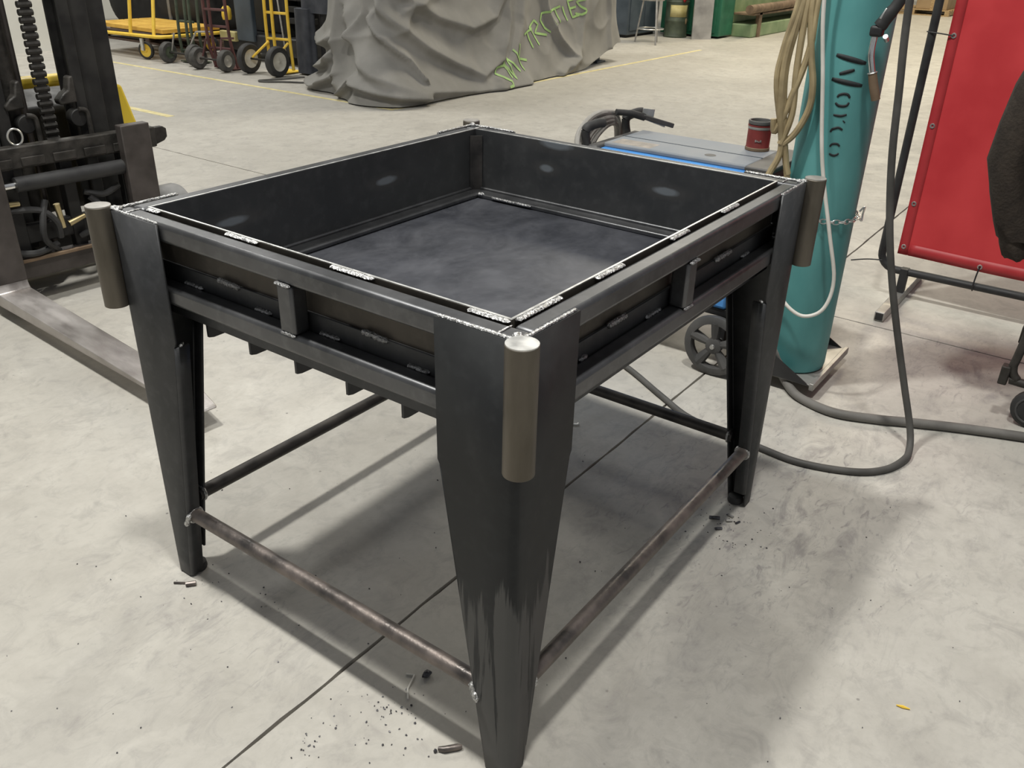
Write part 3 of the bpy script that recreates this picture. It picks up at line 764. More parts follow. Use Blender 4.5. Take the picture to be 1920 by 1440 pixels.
# white hose loop in front of the cylinder
solo(MB().tube(catmull([(1.986, 0.264, 1.663), (1.909, 0.269, 1.622), (1.866, 0.263, 1.497), (1.868, 0.261, 1.266), (1.872, 0.225, 1.046), (1.878, 0.184, 0.809), (1.880, 0.120, 0.589), (1.892, 0.080, 0.435), (1.875, 0.089, 0.338), (1.856, 0.139, 0.302), (1.846, 0.195, 0.322), (1.849, 0.255, 0.381), (1.822, 0.322, 0.487)]), .0062, 12),
     'gas_hose', M_HOSEW, 'white gas hose hanging in a loop in front of the teal cylinder', 'hose', (1.875, 0.139, 0.302))
# torch hanging by the cylinder
tg = thing('welding_torch', 'black welding torch with bent chrome neck hanging beside the teal cylinder', 'torch', (1.899, 0.072, 0.968))
MB().tube(catmull([(1.923, 0.024, 1.420), (1.908, 0.053, 1.290), (1.899, 0.084, 1.228), (1.897, 0.097, 1.204)]), [.017]*10+[.019]*5+[.02]*4, 12).build('torch_grip', M_BLACK, tg, world=True)
MB().tube(catmull([(1.922, 0.026, 1.411), (1.938, 0.005, 1.545), (1.967, 0.034, 1.689), (2.005, 0.130, 1.723), (2.024, 0.264, 1.689), (2.044, 0.322, 1.545), (2.063, 0.341, 1.208)]), .0095, 10).build('torch_cable', M_RUBD, tg, world=True)
MB().beam((1.892, 0.084, 1.252), (1.885, 0.095, 1.223), .008, .012).build('trigger', M_ZINC, tg, world=True, bevel=.002)
MB().box((1.878, 0.084, 1.176), (1.913, 0.120, 1.207)).build('torch_collar', M_BLACK, tg, world=True, bevel=.008, seg=3)
MB().cyl((1.880, 0.072, 1.180), (1.901, 0.072, 1.168), .007, n=10).build('thumb_screw', M_ZINC, tg, world=True)
MB().tube(catmull([(1.895, 0.105, 1.189), (1.895, 0.107, 1.160), (1.895, 0.105, 1.122), (1.899, 0.093, 1.076)]), .0095, 12).build('neck', M_CHROME, tg, world=True)
MB().tube([(1.899, 0.093, 1.078), (1.902, 0.082, 1.040), (1.906, 0.069, 1.002)], [.0125, .0135, .013], 14).build('nozzle', M_RUST, tg, world=True)
MB().torus((1.899, 0.093, 1.077), (.08, -.3, -1), .0125, .002, 16, 6).build('nozzle_ring', M_ZINC, tg, world=True)

# khaki hose bundle hung left of the cylinder
hb = thing('khaki_hose_bundle', 'khaki rubber hoses hanging in long loops left of the teal cylinder', 'hose', (1.865, 0.319, 0.769))
rd = random.Random(3)
ST = [[(1.925, 0.301, 1.685), (1.914, 0.329, 1.644), (1.893, 0.329, 1.448), (1.867, 0.333, 1.262), (1.858, 0.355, 1.122), (1.858, 0.357, 1.011), (1.879, 0.303, 0.805), (1.889, 0.283, 0.712)],
      [(1.925, 0.287, 1.685), (1.914, 0.315, 1.644), (1.902, 0.315, 1.448), (1.873, 0.321, 1.262), (1.862, 0.340, 1.075), (1.870, 0.324, 0.918), (1.879, 0.299, 0.792), (1.884, 0.287, 0.749)],
      [(1.925, 0.293, 1.685), (1.914, 0.321, 1.644), (1.893, 0.321, 1.467), (1.870, 0.327, 1.253), (1.854, 0.343, 1.085), (1.858, 0.333, 0.936), (1.869, 0.317, 0.824), (1.856, 0.338, 0.749), (1.847, 0.357, 0.694)],
      [(1.925, 0.275, 1.685), (1.914, 0.303, 1.644), (1.902, 0.303, 1.448), (1.877, 0.310, 1.262), (1.873, 0.310, 1.075), (1.876, 0.303, 0.936), (1.865, 0.321, 0.843)],
      [(1.925, 0.265, 1.685), (1.914, 0.293, 1.644), (1.902, 0.293, 1.448), (1.879, 0.297, 1.262), (1.882, 0.278, 1.122), (1.886, 0.257, 1.029), (1.888, 0.257, 0.954), (1.882, 0.284, 0.880), (1.869, 0.315, 0.843)],
      [(1.925, 0.261, 1.685), (1.914, 0.289, 1.644), (1.912, 0.289, 1.448), (1.884, 0.284, 1.234), (1.882, 0.284, 1.122), (1.871, 0.312, 0.983), (1.863, 0.331, 0.908), (1.862, 0.346, 0.880), (1.860, 0.352, 0.918)]]
for s in ST:
    MB().tube(catmull(s, 6), .0105, 9).build('hose_strand', M_HOSEY, hb, world=True)

# ------------------------------------------------------------------ hoses and cables on the floor
solo(MB().tube(catmull([(1.76, .12, 5.9), (1.74, .09, 3.6), (1.715, .04, 2.3), (1.70, -.005, 1.65), (1.695, -.017, 1.288), (1.702, -.039, 1.05), (1.707, -.057, .879), (1.716, -.088, .698), (1.726, -.125, .541), (1.737, -.173, .378), (1.747, -.228, .21), (1.748, -.275, .075), (1.715, -.295, .020), (1.645, -.298, .014), (1.554, -.266, .011), (1.482, -.193, .011), (1.431, -.048, .011), (1.439, .092, .011), (1.468, .325, .011), (1.553, .486, .011), (1.666, .676, .011), (1.78, .92, .011), (1.84, 1.15, .011)], 8), .0105, 12),
     'overhead_cable', M_HOSEB, 'dark rubber cable hanging past the red screen and looping over the floor', 'cable', (1.55, -.2, 0))
solo(MB().tube(catmull([(1.845, .40, .26), (1.915, 0.232, 0.12), (1.902, 0.205, 0.07), (1.884, 0.166, 0.03), (1.834, 0.098, 0.016), (1.80, -.027, .0165), (1.842, -.154, .0165), (1.887, -.244, .0165), (1.957, -.394, .0165), (2.025, -.572, .0165), (2.10, -.80, .0165), (2.12, -1.1, .0165)], 8), .0155, 12),
     'floor_cable', M_HOSE, 'thick grey cable running from the gas cylinder across the floor to the right', 'cable', (1.9, -.2, 0))

# ------------------------------------------------------------------ red welding screen
sc = thing('welding_screen', 'red vinyl welding screen in a black tube frame on square feet', 'screen', (3.05, -.65, 0))
def sp(mb, name, m, parent=None, **k): return mb.build(name, m, parent or sc, world=True, **k)
XS = 3.05; Y0, Y1 = .195, -1.62
loop = []
def arc(cy, cz, a0, a1, r=.07): return [(XS, cy+r*math.cos(math.radians(a0+(a1-a0)*i/6)), cz+r*math.sin(math.radians(a0+(a1-a0)*i/6))) for i in range(7)]
zb_, zt_ = .135, 1.92
loop = arc(Y0-.07, zb_+.07, 0, -90)+arc(Y1+.07, zb_+.07, -90, -180)+arc(Y1+.07, zt_-.07, 180, 90)+arc(Y0-.07, zt_-.07, 90, 0)
sp(MB().tube(loop, .0165, 14, closed=True), 'tube_frame', M_BLACK)
for y in (.085, -1.50):
    sp(MB().box((2.74, y-.02, .002), (3.40, y+.02, .042)), 'foot', M_MASK, bevel=.003)
    sp(MB().box((2.738, y-.015, .007), (2.742, y+.015, .037)), 'foot_opening', M_BLACK)
    sp(MB().box((3.03, y-.016, .04), (3.07, y+.016, .15)), 'foot_post', M_BLACK, bevel=.002)
# curtain: slightly billowed sheet with its hem strips, grommets and ties
def cur(y, z, off=0.0):
    v = .012*math.sin(3.1*y+1.3*z)+.008*math.sin(7*y-2.5*z+1)
    return Vector((XS+v+off, y, z))
ya, yb, za, zc = .135, -1.57, .205, 1.87
def sheet(y0, y1, z0, z1, ny, nz, off):
    vs = [cur(y0+(y1-y0)*i/ny, z0+(z1-z0)*j/nz, off) for i in range(ny+1) for j in range(nz+1)]
    fs = [(i*(nz+1)+j, (i+1)*(nz+1)+j, (i+1)*(nz+1)+j+1, i*(nz+1)+j+1) for i in range(ny) for j in range(nz)]
    return MB().add(vs, fs)
cu = sp(sheet(ya, yb, za, zc, 60, 50, 0), 'curtain', M_RED, solid=.0015)
sp(sheet(ya, ya-.04, za, zc, 2, 50, -.0025), 'hem', M_REDH, cu, solid=.002)
sp(sheet(ya-.045, yb, za, za+.05, 60, 2, -.0025), 'hem', M_REDH, cu, solid=.002)
for (y, z) in ((.115, 1.10), (.115, .755), (.115, .43), (.115, .24), (-.20, .225), (-.55, .225), (-.9, .225), (.115, 1.45)):
    p = cur(y, z, -.004)
    sp(MB().torus(p, (1, 0, 0), .0075, .0035, 14, 6), 'grommet', M_ZINC, cu)
    if y > 0 and abs(z-1.10) > .01: continue
    if y > 0: sp(MB().tube(catmull([p+Vector((-.004, 0, 0)), (XS-.016, Y0-.03, z+.006), (XS-.02, Y0, z+.008), (XS, Y0+.02, z+.008)]), .0028, 6), 'tie', M_BLACK, cu)
    else: sp(MB().tube(catmull([p+Vector((-.004, 0, 0)), (XS-.02, y+.004, z-.04), (XS-.02, y+.006, z-.09), (XS, y+.006, z-.11)]), .0032, 6), 'tie', M_BLACK, cu)
sp(MB().tube(catmull([(XS-.015, Y0-.01, .17), (XS-.03, Y0+.05, .165), (XS-.06, Y0+.11, .155)]), .003, 6), 'tie', M_BLACK, cu)

# ------------------------------------------------------------------ cart with jacket at the right edge
ct = thing('welding_cart', 'dark tube framed cart on casters at the right edge beneath the jacket', 'cart', (2.3, -.85, 0))
def cp(mb, name, m, parent=None, **k): return mb.build(name, m, parent or ct, world=True, **k)
for x in (2.14, 2.55):
    cp(MB().tube(catmull([(x, -.53, 1.02), (x, -.51, .60), (x, -.482, .26), (x, -.476, .19), (x, -.495, .155), (x, -.54, .145), (x, -1.2, .145)], 6), .014, 10), 'side_tube', M_GREASE)
    cp(MB().box((x-.02, -.472, .13), (x+.02, -.445, .195)), 'bracket', M_GREASE, bevel=.004)
    for y in (-.565, -1.15):
        w_ = cp(MB().lathe([(0, -.02), (.05, -.02), (.062, -.014), (.064, 0), (.062, .014), (.05, .02), (0, .02)], (x, y, .066), (1, 0, 0), 28), 'caster_wheel', M_RUBD)
        cp(MB().torus((x-.019, y, .066), (1, 0, 0), .045, .004, 20, 6), 'wheel_ridge', M_DKGREY, w_)
        cp(MB().box((x-.026, y-.02, .07), (x+.026, y+.02, .138)), 'caster_fork', M_GREASE, bevel=.004)
cp(MB().box((2.12, -1.2, .16), (2.57, -.54, .18)), 'shelf', M_GREASE, bevel=.004)
cp(MB().box((2.12, -1.2, .50), (2.57, -.56, .52)), 'shelf', M_GREASE, bevel=.004)
cp(MB().tube([(2.14, -.53, 1.02), (2.55, -.53, 1.02)], .014, 10), 'handle', M_GREASE)
jk = thing('work_jacket', 'dark brown canvas work jacket hanging in front of the red screen', 'jacket', (2.13, -.45, .52))
def ring_loft(name, secs, m, parent, n=18, world=True, jit=.006):
    vs = []; k = len(secs)
    for i, (c, rx, ry) in enumerate(secs):
        for j in range(n):
            a = 2*PI*j/n
            w = 1+.07*math.sin(3*a+i*1.3)+.04*math.sin(5*a-i)
            vs.append(Vector(c)+Vector((rx*math.cos(a)*w, ry*math.sin(a)*w, .004*math.sin(4*a+i))))
    fs = [(i*n+j, i*n+(j+1) % n, (i+1)*n+(j+1) % n, (i+1)*n+j) for i in range(k-1) for j in range(n)]
    fs += [tuple(range(n)), tuple((k-1)*n+j for j in range(n))]
    return MB().add(vs, fs).build(name, m, parent, smooth=70, world=world)
ring_loft('jacket_sleeve', [((2.11, -.355, 1.20), .07, .055), ((2.11, -.335, 1.06), .075, .070), ((2.11, -.318, .95), .07, .066), ((2.115, -.300, .845), .065, .062), ((2.12, -.325, .74), .06, .058), ((2.125, -.350, .66), .055, .054), ((2.13, -.372, .61), .05, .050)], M_BROWN, jk)
ring_loft('cuff', [((2.13, -.366, .612), .046, .042), ((2.13, -.374, .59), .044, .040), ((2.131, -.385, .562), .040, .036), ((2.131, -.388, .552), .034, .03)], M_BROWN, jk)
ring_loft('jacket_body', [((2.15, -.60, 1.34), .07, .16), ((2.15, -.60, 1.25), .09, .24), ((2.15, -.60, 1.0), .095, .22), ((2.15, -.60, .80), .095, .215), ((2.15, -.60, .62), .09, .215), ((2.15, -.60, .56), .08, .21)], M_BROWN, jk, 28)
ring_loft('jacket_sleeve', [((2.12, -.84, 1.22), .06, .055), ((2.10, -.86, 1.0), .065, .06), ((2.10, -.87, .80), .06, .058), ((2.11, -.86, .60), .05, .045)], M_BROWN, jk)

# ------------------------------------------------------------------ machine under the grey tarp
cm = thing('covered_machine', 'large machine under a crumpled grey canvas cover with green spray lettering', 'covered machine', (7.0, 5.8, 0))
outline = []
def corner(cx, cy, r, a0, a1, n=8):
    return [Vector((cx+r*math.cos(math.radians(a0+(a1-a0)*i/n)), cy+r*math.sin(math.radians(a0+(a1-a0)*i/n)), 0)) for i in range(n+1)]
rc = .22
pl = [Vector((7.4, 6.25, 0))]+corner(5.22+rc, 6.25-rc, rc, 90, 180)+corner(5.0+rc, 5.05+rc, rc, 180, 270)+corner(9.35-rc, 5.05+rc, rc, 270, 360)+corner(9.35-rc, 6.2-rc, rc, 0, 90)+[Vector((8.2, 6.25, 0))]
cum = [0]
for i in range(1, len(pl)): cum.append(cum[-1]+(pl[i]-pl[i-1]).length)
S0 = cum[18]          # s of the end of the front-left corner
def base(s):
    s = min(max(s, 0), cum[-1]-1e-6)
    i = 0
    while cum[i+1] < s: i += 1
    t = (s-cum[i])/(cum[i+1]-cum[i])
    return pl[i].lerp(pl[i+1], t)
def frame(s):
    p = base(s); t = (base(s+.03)-base(s-.03)).normalized()
    return p, Vector((t.y, -t.x, 0))
# fold ridges in (distance along the front from x=5.2, height), traced heights and widths: (points, amplitude, width)
FR = [([(.10, .90), (.55, .70), (1.0, .58), (1.42, .66), (1.62, .90)], .085, .085),
      ([(-.25, .80), (.30, .46), (1.0, .16), (1.38, .28), (1.62, .62), (1.7, .95)], .10, .10),
      ([(-.75, .70), (-.40, .36), (0, .12), (.85, .03), (1.7, .02)], .11, .11),
      ([(-.40, .72), (-.22, .58), (.0, .38), (.10, .22)], .10, .055),
      ([(-.95, .95), (-.92, .50), (-.80, .12)], .12, .09),
      ([(-1.5, .55), (-1.25, .42), (-1.05, .48)], .12, .06),
      ([(-1.65, .36), (-1.35, .20), (-1.10, .26), (-1.0, .33)], .12, .06),
      ([(-1.6, .12), (-1.2, .05), (-.9, .16)], .13, .07),
      ([(-.65, .05), (-.45, .20), (-.2, .12), (.05, .05)], .12, .06),
      ([(2.35, .95), (2.42, .66), (2.64, .36), (2.85, .16), (2.45, .03)], .08, .07),
      ([(2.0, .95), (1.85, .55), (1.55, .25), (1.2, .10)], .07, .12),
      ([(3.2, .95), (3.15, .55), (3.0, .25), (2.7, .08)], .05, .09),
      ([(3.7, 1.0), (3.75, .55), (3.7, .2)], .05, .07),
      ([(.9, 1.0), (.4, .86), (.1, .78)], .07, .06),
      ([(-.55, 1.0), (-.52, .75), (-.62, .55)], .08, .06)]
def segd(px, pz, a, b):
    ax, az = a; bx, bz = b
    dx, dz = bx-ax, bz-az; L2 = dx*dx+dz*dz
    t = max(0, min(1, ((px-ax)*dx+(pz-az)*dz)/L2))
    ex, ez = px-ax-t*dx, pz-az-t*dz
    side = dx*ez-dz*ex
    return math.sqrt(ex*ex+ez*ez), side
def disp(s, z):
    u = s-S0
    q = 0
    for pts, A, w in FR:
        best = 9; sg = 1
        for a, b in zip(pts[:-1], pts[1:]):
            d, sd_ = segd(u, z, a, b)
            if d < best: best, sg = d, sd_
        ww = w*(1.0 if sg > 0 else .5)
        q += A*(.62*math.exp(-(best/ww)**2)+.38*math.exp(-best/(ww*.8)))
    n1 = noise.noise(Vector((u*1.3, z*1.5, 3.1)))
    n2 = noise.noise(Vector((u*3.1+z*1.2, z*2.6, 9.1)))
    rg = 1-abs(noise.noise(Vector((u*1.7-z*.9, z*1.9+u*.5, 7.7))))*2.2
    return q+.06*n1+.012*n2+(.05*max(0, rg)**3 if u < .2 else .018*max(0, rg)**3)
def hem(s):
    u = s-S0
    if u < 2.9: return .012
    return .012+.22*min(1, (u-2.9)/1.0)**1.3
def surf(s, z, off=0.0):
    p, n = frame(s); u = s-S0
    t = max(0, 1-z/1.45)
    flare = .05*t+.10*t**5
    flare += .14*t**3*math.exp(-(u/.55)**2)
    if .4 < u < 2.6: flare += .12*t**3*math.sin(PI*(u-.4)/2.2)
    lean = -.10*(1-t)
    return p+n*(flare+lean+disp(s, z)*(1-.25*(1-t))-.08+off)+Vector((0, 0, z))
NS, NZ = 440, 96
vs = []
for i in range(NS+1):
    s = cum[-1]*i/NS
    h0 = hem(s)
    for j in range(NZ+1):
        z = h0+(1.45-h0)*(j/NZ)**1.15
        vs.append(surf(s, z))
fs = [(i*(NZ+1)+j, (i+1)*(NZ+1)+j, (i+1)*(NZ+1)+j+1, i*(NZ+1)+j+1) for i in range(NS) for j in range(NZ)]
o_ = len(vs)
vs.append(Vector((7.1, 5.8, 1.52)))
fs += [(i*(NZ+1)+NZ, (i+1)*(NZ+1)+NZ, o_) for i in range(NS)]
tarp = MB().add(vs, fs).build('tarp_cover', M_TARP, cm, world=True, smooth=180)
# spray letters follow the cloth
LET = [[(6.577, .215), (6.431, .21), (6.4, .157), (6.498, .11), (6.581, .075), (6.559, .038), (6.483, .03)],
       [(6.62, .10), (6.566, .253), (6.692, .085), (6.652, .285), (6.833, .14)], [(6.807, .345), (6.937, .137)], [(6.932, .392), (6.869, .255), (7.075, .218)],
       [(7.097, .462), (7.31, .51)], [(7.185, .479), (7.286, .318)], [(7.273, .512), (7.414, .337)], [(7.237, .51), (7.378, .582), (7.455, .539), (7.369, .458), (7.617, .421)],
       [(7.692, .663), (7.541, .641), (7.509, .575), (7.591, .492), (7.692, .446)], [(7.703, .666), (7.812, .498)], [(7.751, .656), (7.964, .693)], [(7.847, .675), (7.941, .527)],
       [(8.004, .691), (8.074, .54)], [(8.222, .758), (8.1, .743), (8.182, .568), (8.306, .588)], [(8.142, .661), (8.253, .676)], [(8.391, .752), (8.268, .726), (8.337, .673), (8.416, .628), (8.335, .591), (8.24, .606)]]
for st in LET:
    dn = []
    for a, b in zip(st[:-1], st[1:]):
        k = max(3, int(math.hypot(b[0]-a[0], b[1]-a[1])/.02))
        dn += [(a[0]+(b[0]-a[0])*i/k, a[1]+(b[1]-a[1])*i/k) for i in range(k)]
    dn.append(st[-1])
    A_ = []; B_ = []
    for i, (x, z) in enumerate(dn):
        x2, z2 = dn[min(i+1, len(dn)-1)]; x1_, z1_ = dn[max(i-1, 0)]
        dx, dz = x2-x1_, z2-z1_; l = math.hypot(dx, dz) or 1
        nx, nz = -dz/l*.012, dx/l*.012
        for sg, out in ((1, A_), (-1, B_)):
            xx, zz = x+sg*nx, max(.02, z+sg*nz)
            out.append(surf(S0+xx-5.22, zz, .006))
    k = len(A_)
    MB().add(A_+B_, [(i, i+1, k+i+1, k+i) for i in range(k-1)]).build('spray_stroke', M_GREENS, tarp, world=True)
for x in (9.0, 5.6):
    mb = MB().box((x-.10, 5.20, 0), (x+.10, 5.36, .02)).box((x-.04, 5.25, .02), (x+.04, 5.31, .30))
    mb.build('machine_foot', M_BGREY, cm, world=True, bevel=.004)
MB().box((5.5, 5.3, .12), (8.95, 6.2, .2)).build('machine_bed', M_BGREY, cm, world=True)

# ------------------------------------------------------------------ trolleys along the back line
def tyre(mbc, r, w, axis, rin):
    return MB().lathe([(rin, -w/2), (r*.9, -w/2), (r*.985, -w*.3), (r, 0), (r*.985, w*.3), (r*.9, w/2), (rin, w/2), (rin, -w/2)], mbc, axis, 28)
def rim(mbc, r, w, axis):
    return MB().lathe([(0, -w*.62), (.02, -w*.62), (.022, -w*.3), (r*.45, -w*.2), (r*.75, -w*.34), (r, -w*.48), (r, w*.48), (r*.75, w*.34), (.022, w*.3), (0, w*.5)], mbc, axis, 28)
def wheel(root, c, r, w, axis, tm, rm, rin):
    t_ = tyre(c, r, w, axis, rin).build('wheel', tm, root, world=True)
    rim(c, rin+.003, w, axis).build('wheel_rim', rm, t_, world=True)

# yellow platform cart
pc = thing('platform_cart', 'yellow tube platform cart with orange casters behind the forklift', 'cart', (5.8, 9.3, 0))
def pp(mb, name, m, parent=None, **k): return mb.build(name, m, parent or pc, world=True, **k)
pp(MB().tube([(5.25, 10.2, .245), (5.25, 8.86, .270), (5.28, 8.80, .272), (5.36, 8.77, .272), (6.2, 8.77, .272)], .020, 10), 'bumper_tube', M_YEL)
for i in range(4): pp(MB().box((5.32+i*.2, 8.82, .30), (5.50+i*.2, 10.2, .345)), 'deck_board', M_WOODY, bevel=.004)
pp(MB().tube([(5.255, 9.36, .255), (5.30, 9.34, .65), (5.36, 9.30, 1.2)], .020, 10), 'handle_tube', M_YEL)
pp(MB().tube([(5.255, 8.90, .268), (5.36, 8.97, .65), (5.44, 9.00, 1.2)], .020, 10), 'handle_tube', M_YEL)
for (x, y) in ((5.30, 9.16), (6.2, 9.16), (5.30, 10.1)):
    w_ = pp(MB().lathe([(.075, -.02), (.095, -.018), (.10, 0), (.095, .018), (.075, .02), (.075, -.02)], (x, y, .10), (1, .35, 0), 26), 'caster_wheel', M_RUBD)
    pp(MB().lathe([(0, -.022), (.018, -.022), (.02, -.008), (.076, -.012), (.076, .012), (0, .022)], (x, y, .10), (1, .35, 0), 22), 'caster_hub', M_YEL, w_)
    pp(MB().box((x-.055, y-.025, .10), (x-.030, y+.025, .235)), 'caster_fork', M_ZINC, w_, bevel=.004)
# pallet and black wrapped bundle behind it
def pallet(name, label, x0, y0, lx, ly, m, z=0.0):
    p = thing(name, label, 'pallet', (x0+lx/2, y0+ly/2, z))
    for i in range(3):
        y = y0+i*(ly-.09)/2
        MB().box((x0, y, z+.022), (x0+lx, y+.09, z+.10)).build('stringer', m, p, world=True)
    for i in range(6):
        x = x0+i*(lx-.12)/5
        MB().box((x, y0, z+.10), (x+.12, y0+ly, z+.122)).build('deck_board', m, p, world=True)
        if i in (0, 2, 5): MB().box((x, y0, z), (x+.12, y0+ly, z+.022)).build('bottom_board', m, p, world=True)
    return p
pallet('wooden_pallet', 'dark wooden pallet on the floor behind the yellow platform cart', 6.15, 9.3, 1.1, 2.3, M_WOODD)
def lumpy(name, m, parent, lo, hi, amp, sd, n=26):
    vs = []; fs = []
    c = (Vector(lo)+Vector(hi))/2; h = (Vector(hi)-Vector(lo))/2
    for i in range(n+1):
        ph = PI*i/n
        for j in range(n*2):
            t = PI*j/n
            d = Vector((math.sin(ph)*math.cos(t), math.sin(ph)*math.sin(t), math.cos(ph)))
            d = Vector([math.copysign(abs(q)**.45, q) for q in d])
            p = Vector((d.x*h.x, d.y*h.y, d.z*h.z))
            q = noise.noise(p*2.3+Vector((sd, 0, 0)))+.5*abs(noise.noise(p*5+Vector((0, sd, 0))))
            k = 1+amp*q
            vs.append(c+Vector((p.x*k, p.y*k, p.z if d.z < 0 else p.z*k)))
    for i in range(n): fs += [(i*2*n+j, i*2*n+(j+1) % (2*n), (i+1)*2*n+(j+1) % (2*n), (i+1)*2*n+j) for j in range(2*n)]
    return MB().add(vs, fs).build(name, m, parent, smooth=180, world=True)
bd = thing('wrapped_bundle', 'black plastic wrapped bundle stacked on the dark pallet behind the yellow cart', 'bundle', (6.7, 10.45, .123))
lumpy('wrapped_load', M_BLACK, bd, (6.2, 9.35, .124), (7.2, 11.55, 1.3), .06, 2.0)
MB().box((6.19, 9.9, .124), (6.21, 9.95, .6)).build('strap', M_MASK, bd, world=True)

# olive hand truck (two wheels, several tall rods)
def hand_truck(name, label, wheels, r, w, fm, tm, rm, rin, rails, plate, group=None, cross=(), arms=True):
    ax = (Vector(wheels[1])-Vector(wheels[0])).normalized()
    root = thing(name, label, 'hand truck', ((wheels[0][0]+wheels[1][0])/2, (wheels[0][1]+wheels[1][1])/2, 0), 0, group)
    for c in wheels: wheel(root, c, r, w, ax, tm, rm, rin)
    MB().tube([wheels[0], wheels[1]], .011, 8).build('axle', M_GREASE, root, world=True)
    for p in rails: MB().tube(catmull(p, 4) if len(p) > 2 else p, .017, 10).build('side_rail', fm, root, world=True)
    for a, b in cross: MB().tube([a, b], .014, 8).build('cross_rail', fm, root, world=True)
    if plate: MB().box(*plate).build('toe_plate', fm, root, world=True, bevel=.003)
    return root
g_ = hand_truck('olive_hand_truck', 'dark olive hand truck with two black wheels beside the yellow platform cart', [(5.30, 8.74, .115), (5.36, 8.34, .115)], .115, .07, M_OLIVE, M_RUB, M_OLIVE, .065,
           [[(5.44, 8.66, .10), (5.40, 8.62, .35), (5.42, 8.58, 1.2)], [(5.48, 8.44, .10), (5.42, 8.42, .35), (5.44, 8.38, 1.2)], [(5.46, 8.54, .12), (5.42, 8.50, .35), (5.44, 8.47, 1.2)], [(5.50, 8.37, .15), (5.46, 8.33, .35), (5.48, 8.29, 1.2)]],
           ((5.42, 8.38, .01), (5.62, 8.70, .02)), cross=[((5.42, 8.66, .14), (5.47, 8.40, .14)), ((5.41, 8.60, .45), (5.44, 8.38, .45))])
for a, b in (((5.36, 8.66, .32), (5.34, 8.72, .13)), ((5.38, 8.28, .36), (5.34, 8.42, .14)), ((5.38, 8.28, .36), (5.44, 8.10, .37))):
    MB().tube([a, b], .010, 8).build('brace', M_MASK, g_, world=True)
b_ = hand_truck('oxblood_hand_truck', 'dark red hand truck with grey metal wheel rims in the trolley row', [(5.24, 8.10, .115), (5.30, 7.70, .115)], .115, .068, M_OXBLOOD, M_RUB, M_MASK, .062,
           [[(5.42, 8.05, .02), (5.34, 8.02, .30), (5.28, 7.95, .72), (5.27, 7.92, 1.2)], [(5.48, 7.74, .02), (5.40, 7.72, .30), (5.34, 7.66, .72), (5.32, 7.62, 1.2)], [(5.40, 7.98, .05), (5.34, 7.94, .30), (5.30, 7.88, .72), (5.29, 7.86, 1.2)]],
           ((5.40, 7.72, .01), (5.65, 8.06, .02)), cross=[((5.32, 8.00, .45), (5.37, 7.70, .45)), ((5.36, 8.02, .22), (5.42, 7.73, .22)), ((5.29, 7.95, .62), (5.34, 7.66, .62))])
for a, b in (((5.30, 8.00, .32), (5.26, 8.04, .14)), ((5.36, 7.82, .32), (5.30, 7.78, .16)), ((5.36, 7.82, .33), (5.40, 7.66, .34))):
    MB().tube([a, b], .011, 8).build('brace', M_OXBLOOD, b_, world=True)
y_ = hand_truck('yellow_hand_truck', 'yellow hand truck with large cream rimmed tyres at the right end of the trolley row', [(5.42, 7.46, .155), (5.45, 7.04, .155)], .155, .075, M_YEL, M_RUBD, M_CREAM, .095,
           [[(5.62, 7.36, .05), (5.56, 7.30, .40), (5.50, 7.22, .78), (5.48, 7.18, 1.25)], [(5.62, 7.25, .05), (5.56, 7.19, .40), (5.50, 7.11, .78), (5.48, 7.07, 1.25)], [(5.66, 7.04, .05), (5.60, 6.99, .40), (5.54, 6.92, .78), (5.52, 6.88, 1.25)]],
           ((5.60, 7.11, .01), (5.85, 7.40, .02)), cross=[((5.56, 7.29, .36), (5.61, 7.00, .36)), ((5.53, 7.25, .62), (5.56, 6.96, .62))])
for a, b in (((5.56, 7.28, .33), (5.42, 7.40, .17)), ((5.60, 7.02, .33), (5.46, 7.08, .17))):
    MB().tube([a, b], .013, 8).build('brace', M_YEL, y_, world=True)
solo(MB().tube(catmull([(5.55, 6.75, .02), (5.35, 6.85, .012), (5.13, 6.95, .011), (5.10, 6.86, .011), (5.22, 6.72, .011), (5.33, 6.55, .011), (5.35, 6.44, .02)]), .009, 8), 'extension_cord', M_HOSEB, 'thin dark cord looped on the floor beside the yellow hand truck', 'cord', (5.2, 6.8, 0))

# cloth covered stand right of the yellow hand truck
cs = thing('covered_stand', 'dark cloth draped over a stand between the yellow hand truck and the grey tarp', 'covered stand', (5.9, 6.85, 0))
def drape(name, m, root, c, rx, ry, z0, z1, sd, bot=1.0, n=48, k=18):
    vs = []
    for i in range(k+1):
        z = z0+(z1-z0)*i/k
        for j in range(n):
            a = 2*PI*j/n
            w = 1+.10*math.sin(5*a+sd)*(1-.4*i/k)+.06*noise.noise(Vector((math.cos(a)*2, math.sin(a)*2, z*2+sd)))
            f = bot+(1-bot)*i/k
            vs.append(Vector((c[0]+rx*w*f*math.cos(a), c[1]+ry*w*f*math.sin(a), z)))
    fs = [(i*n+j, i*n+(j+1) % n, (i+1)*n+(j+1) % n, (i+1)*n+j) for i in range(k) for j in range(n)]
    fs += [tuple(range(n-1, -1, -1)), tuple(k*n+j for j in range(n))]
    MB().add(vs, fs).build(name, m, root, smooth=80, world=True)
drape('cloth_panel', M_NAVY, cs, (5.80, 6.96), .085, .115, .02, .66, 1.0, 1.05)
drape('cloth_panel', M_BLACK, cs, (5.92, 6.70), .085, .11, .02, .66, 2.4, 1.15)
drape('top_cover', M_NAVY, cs, (5.98, 6.84), .20, .27, .62, 1.3, .6, 1.0)
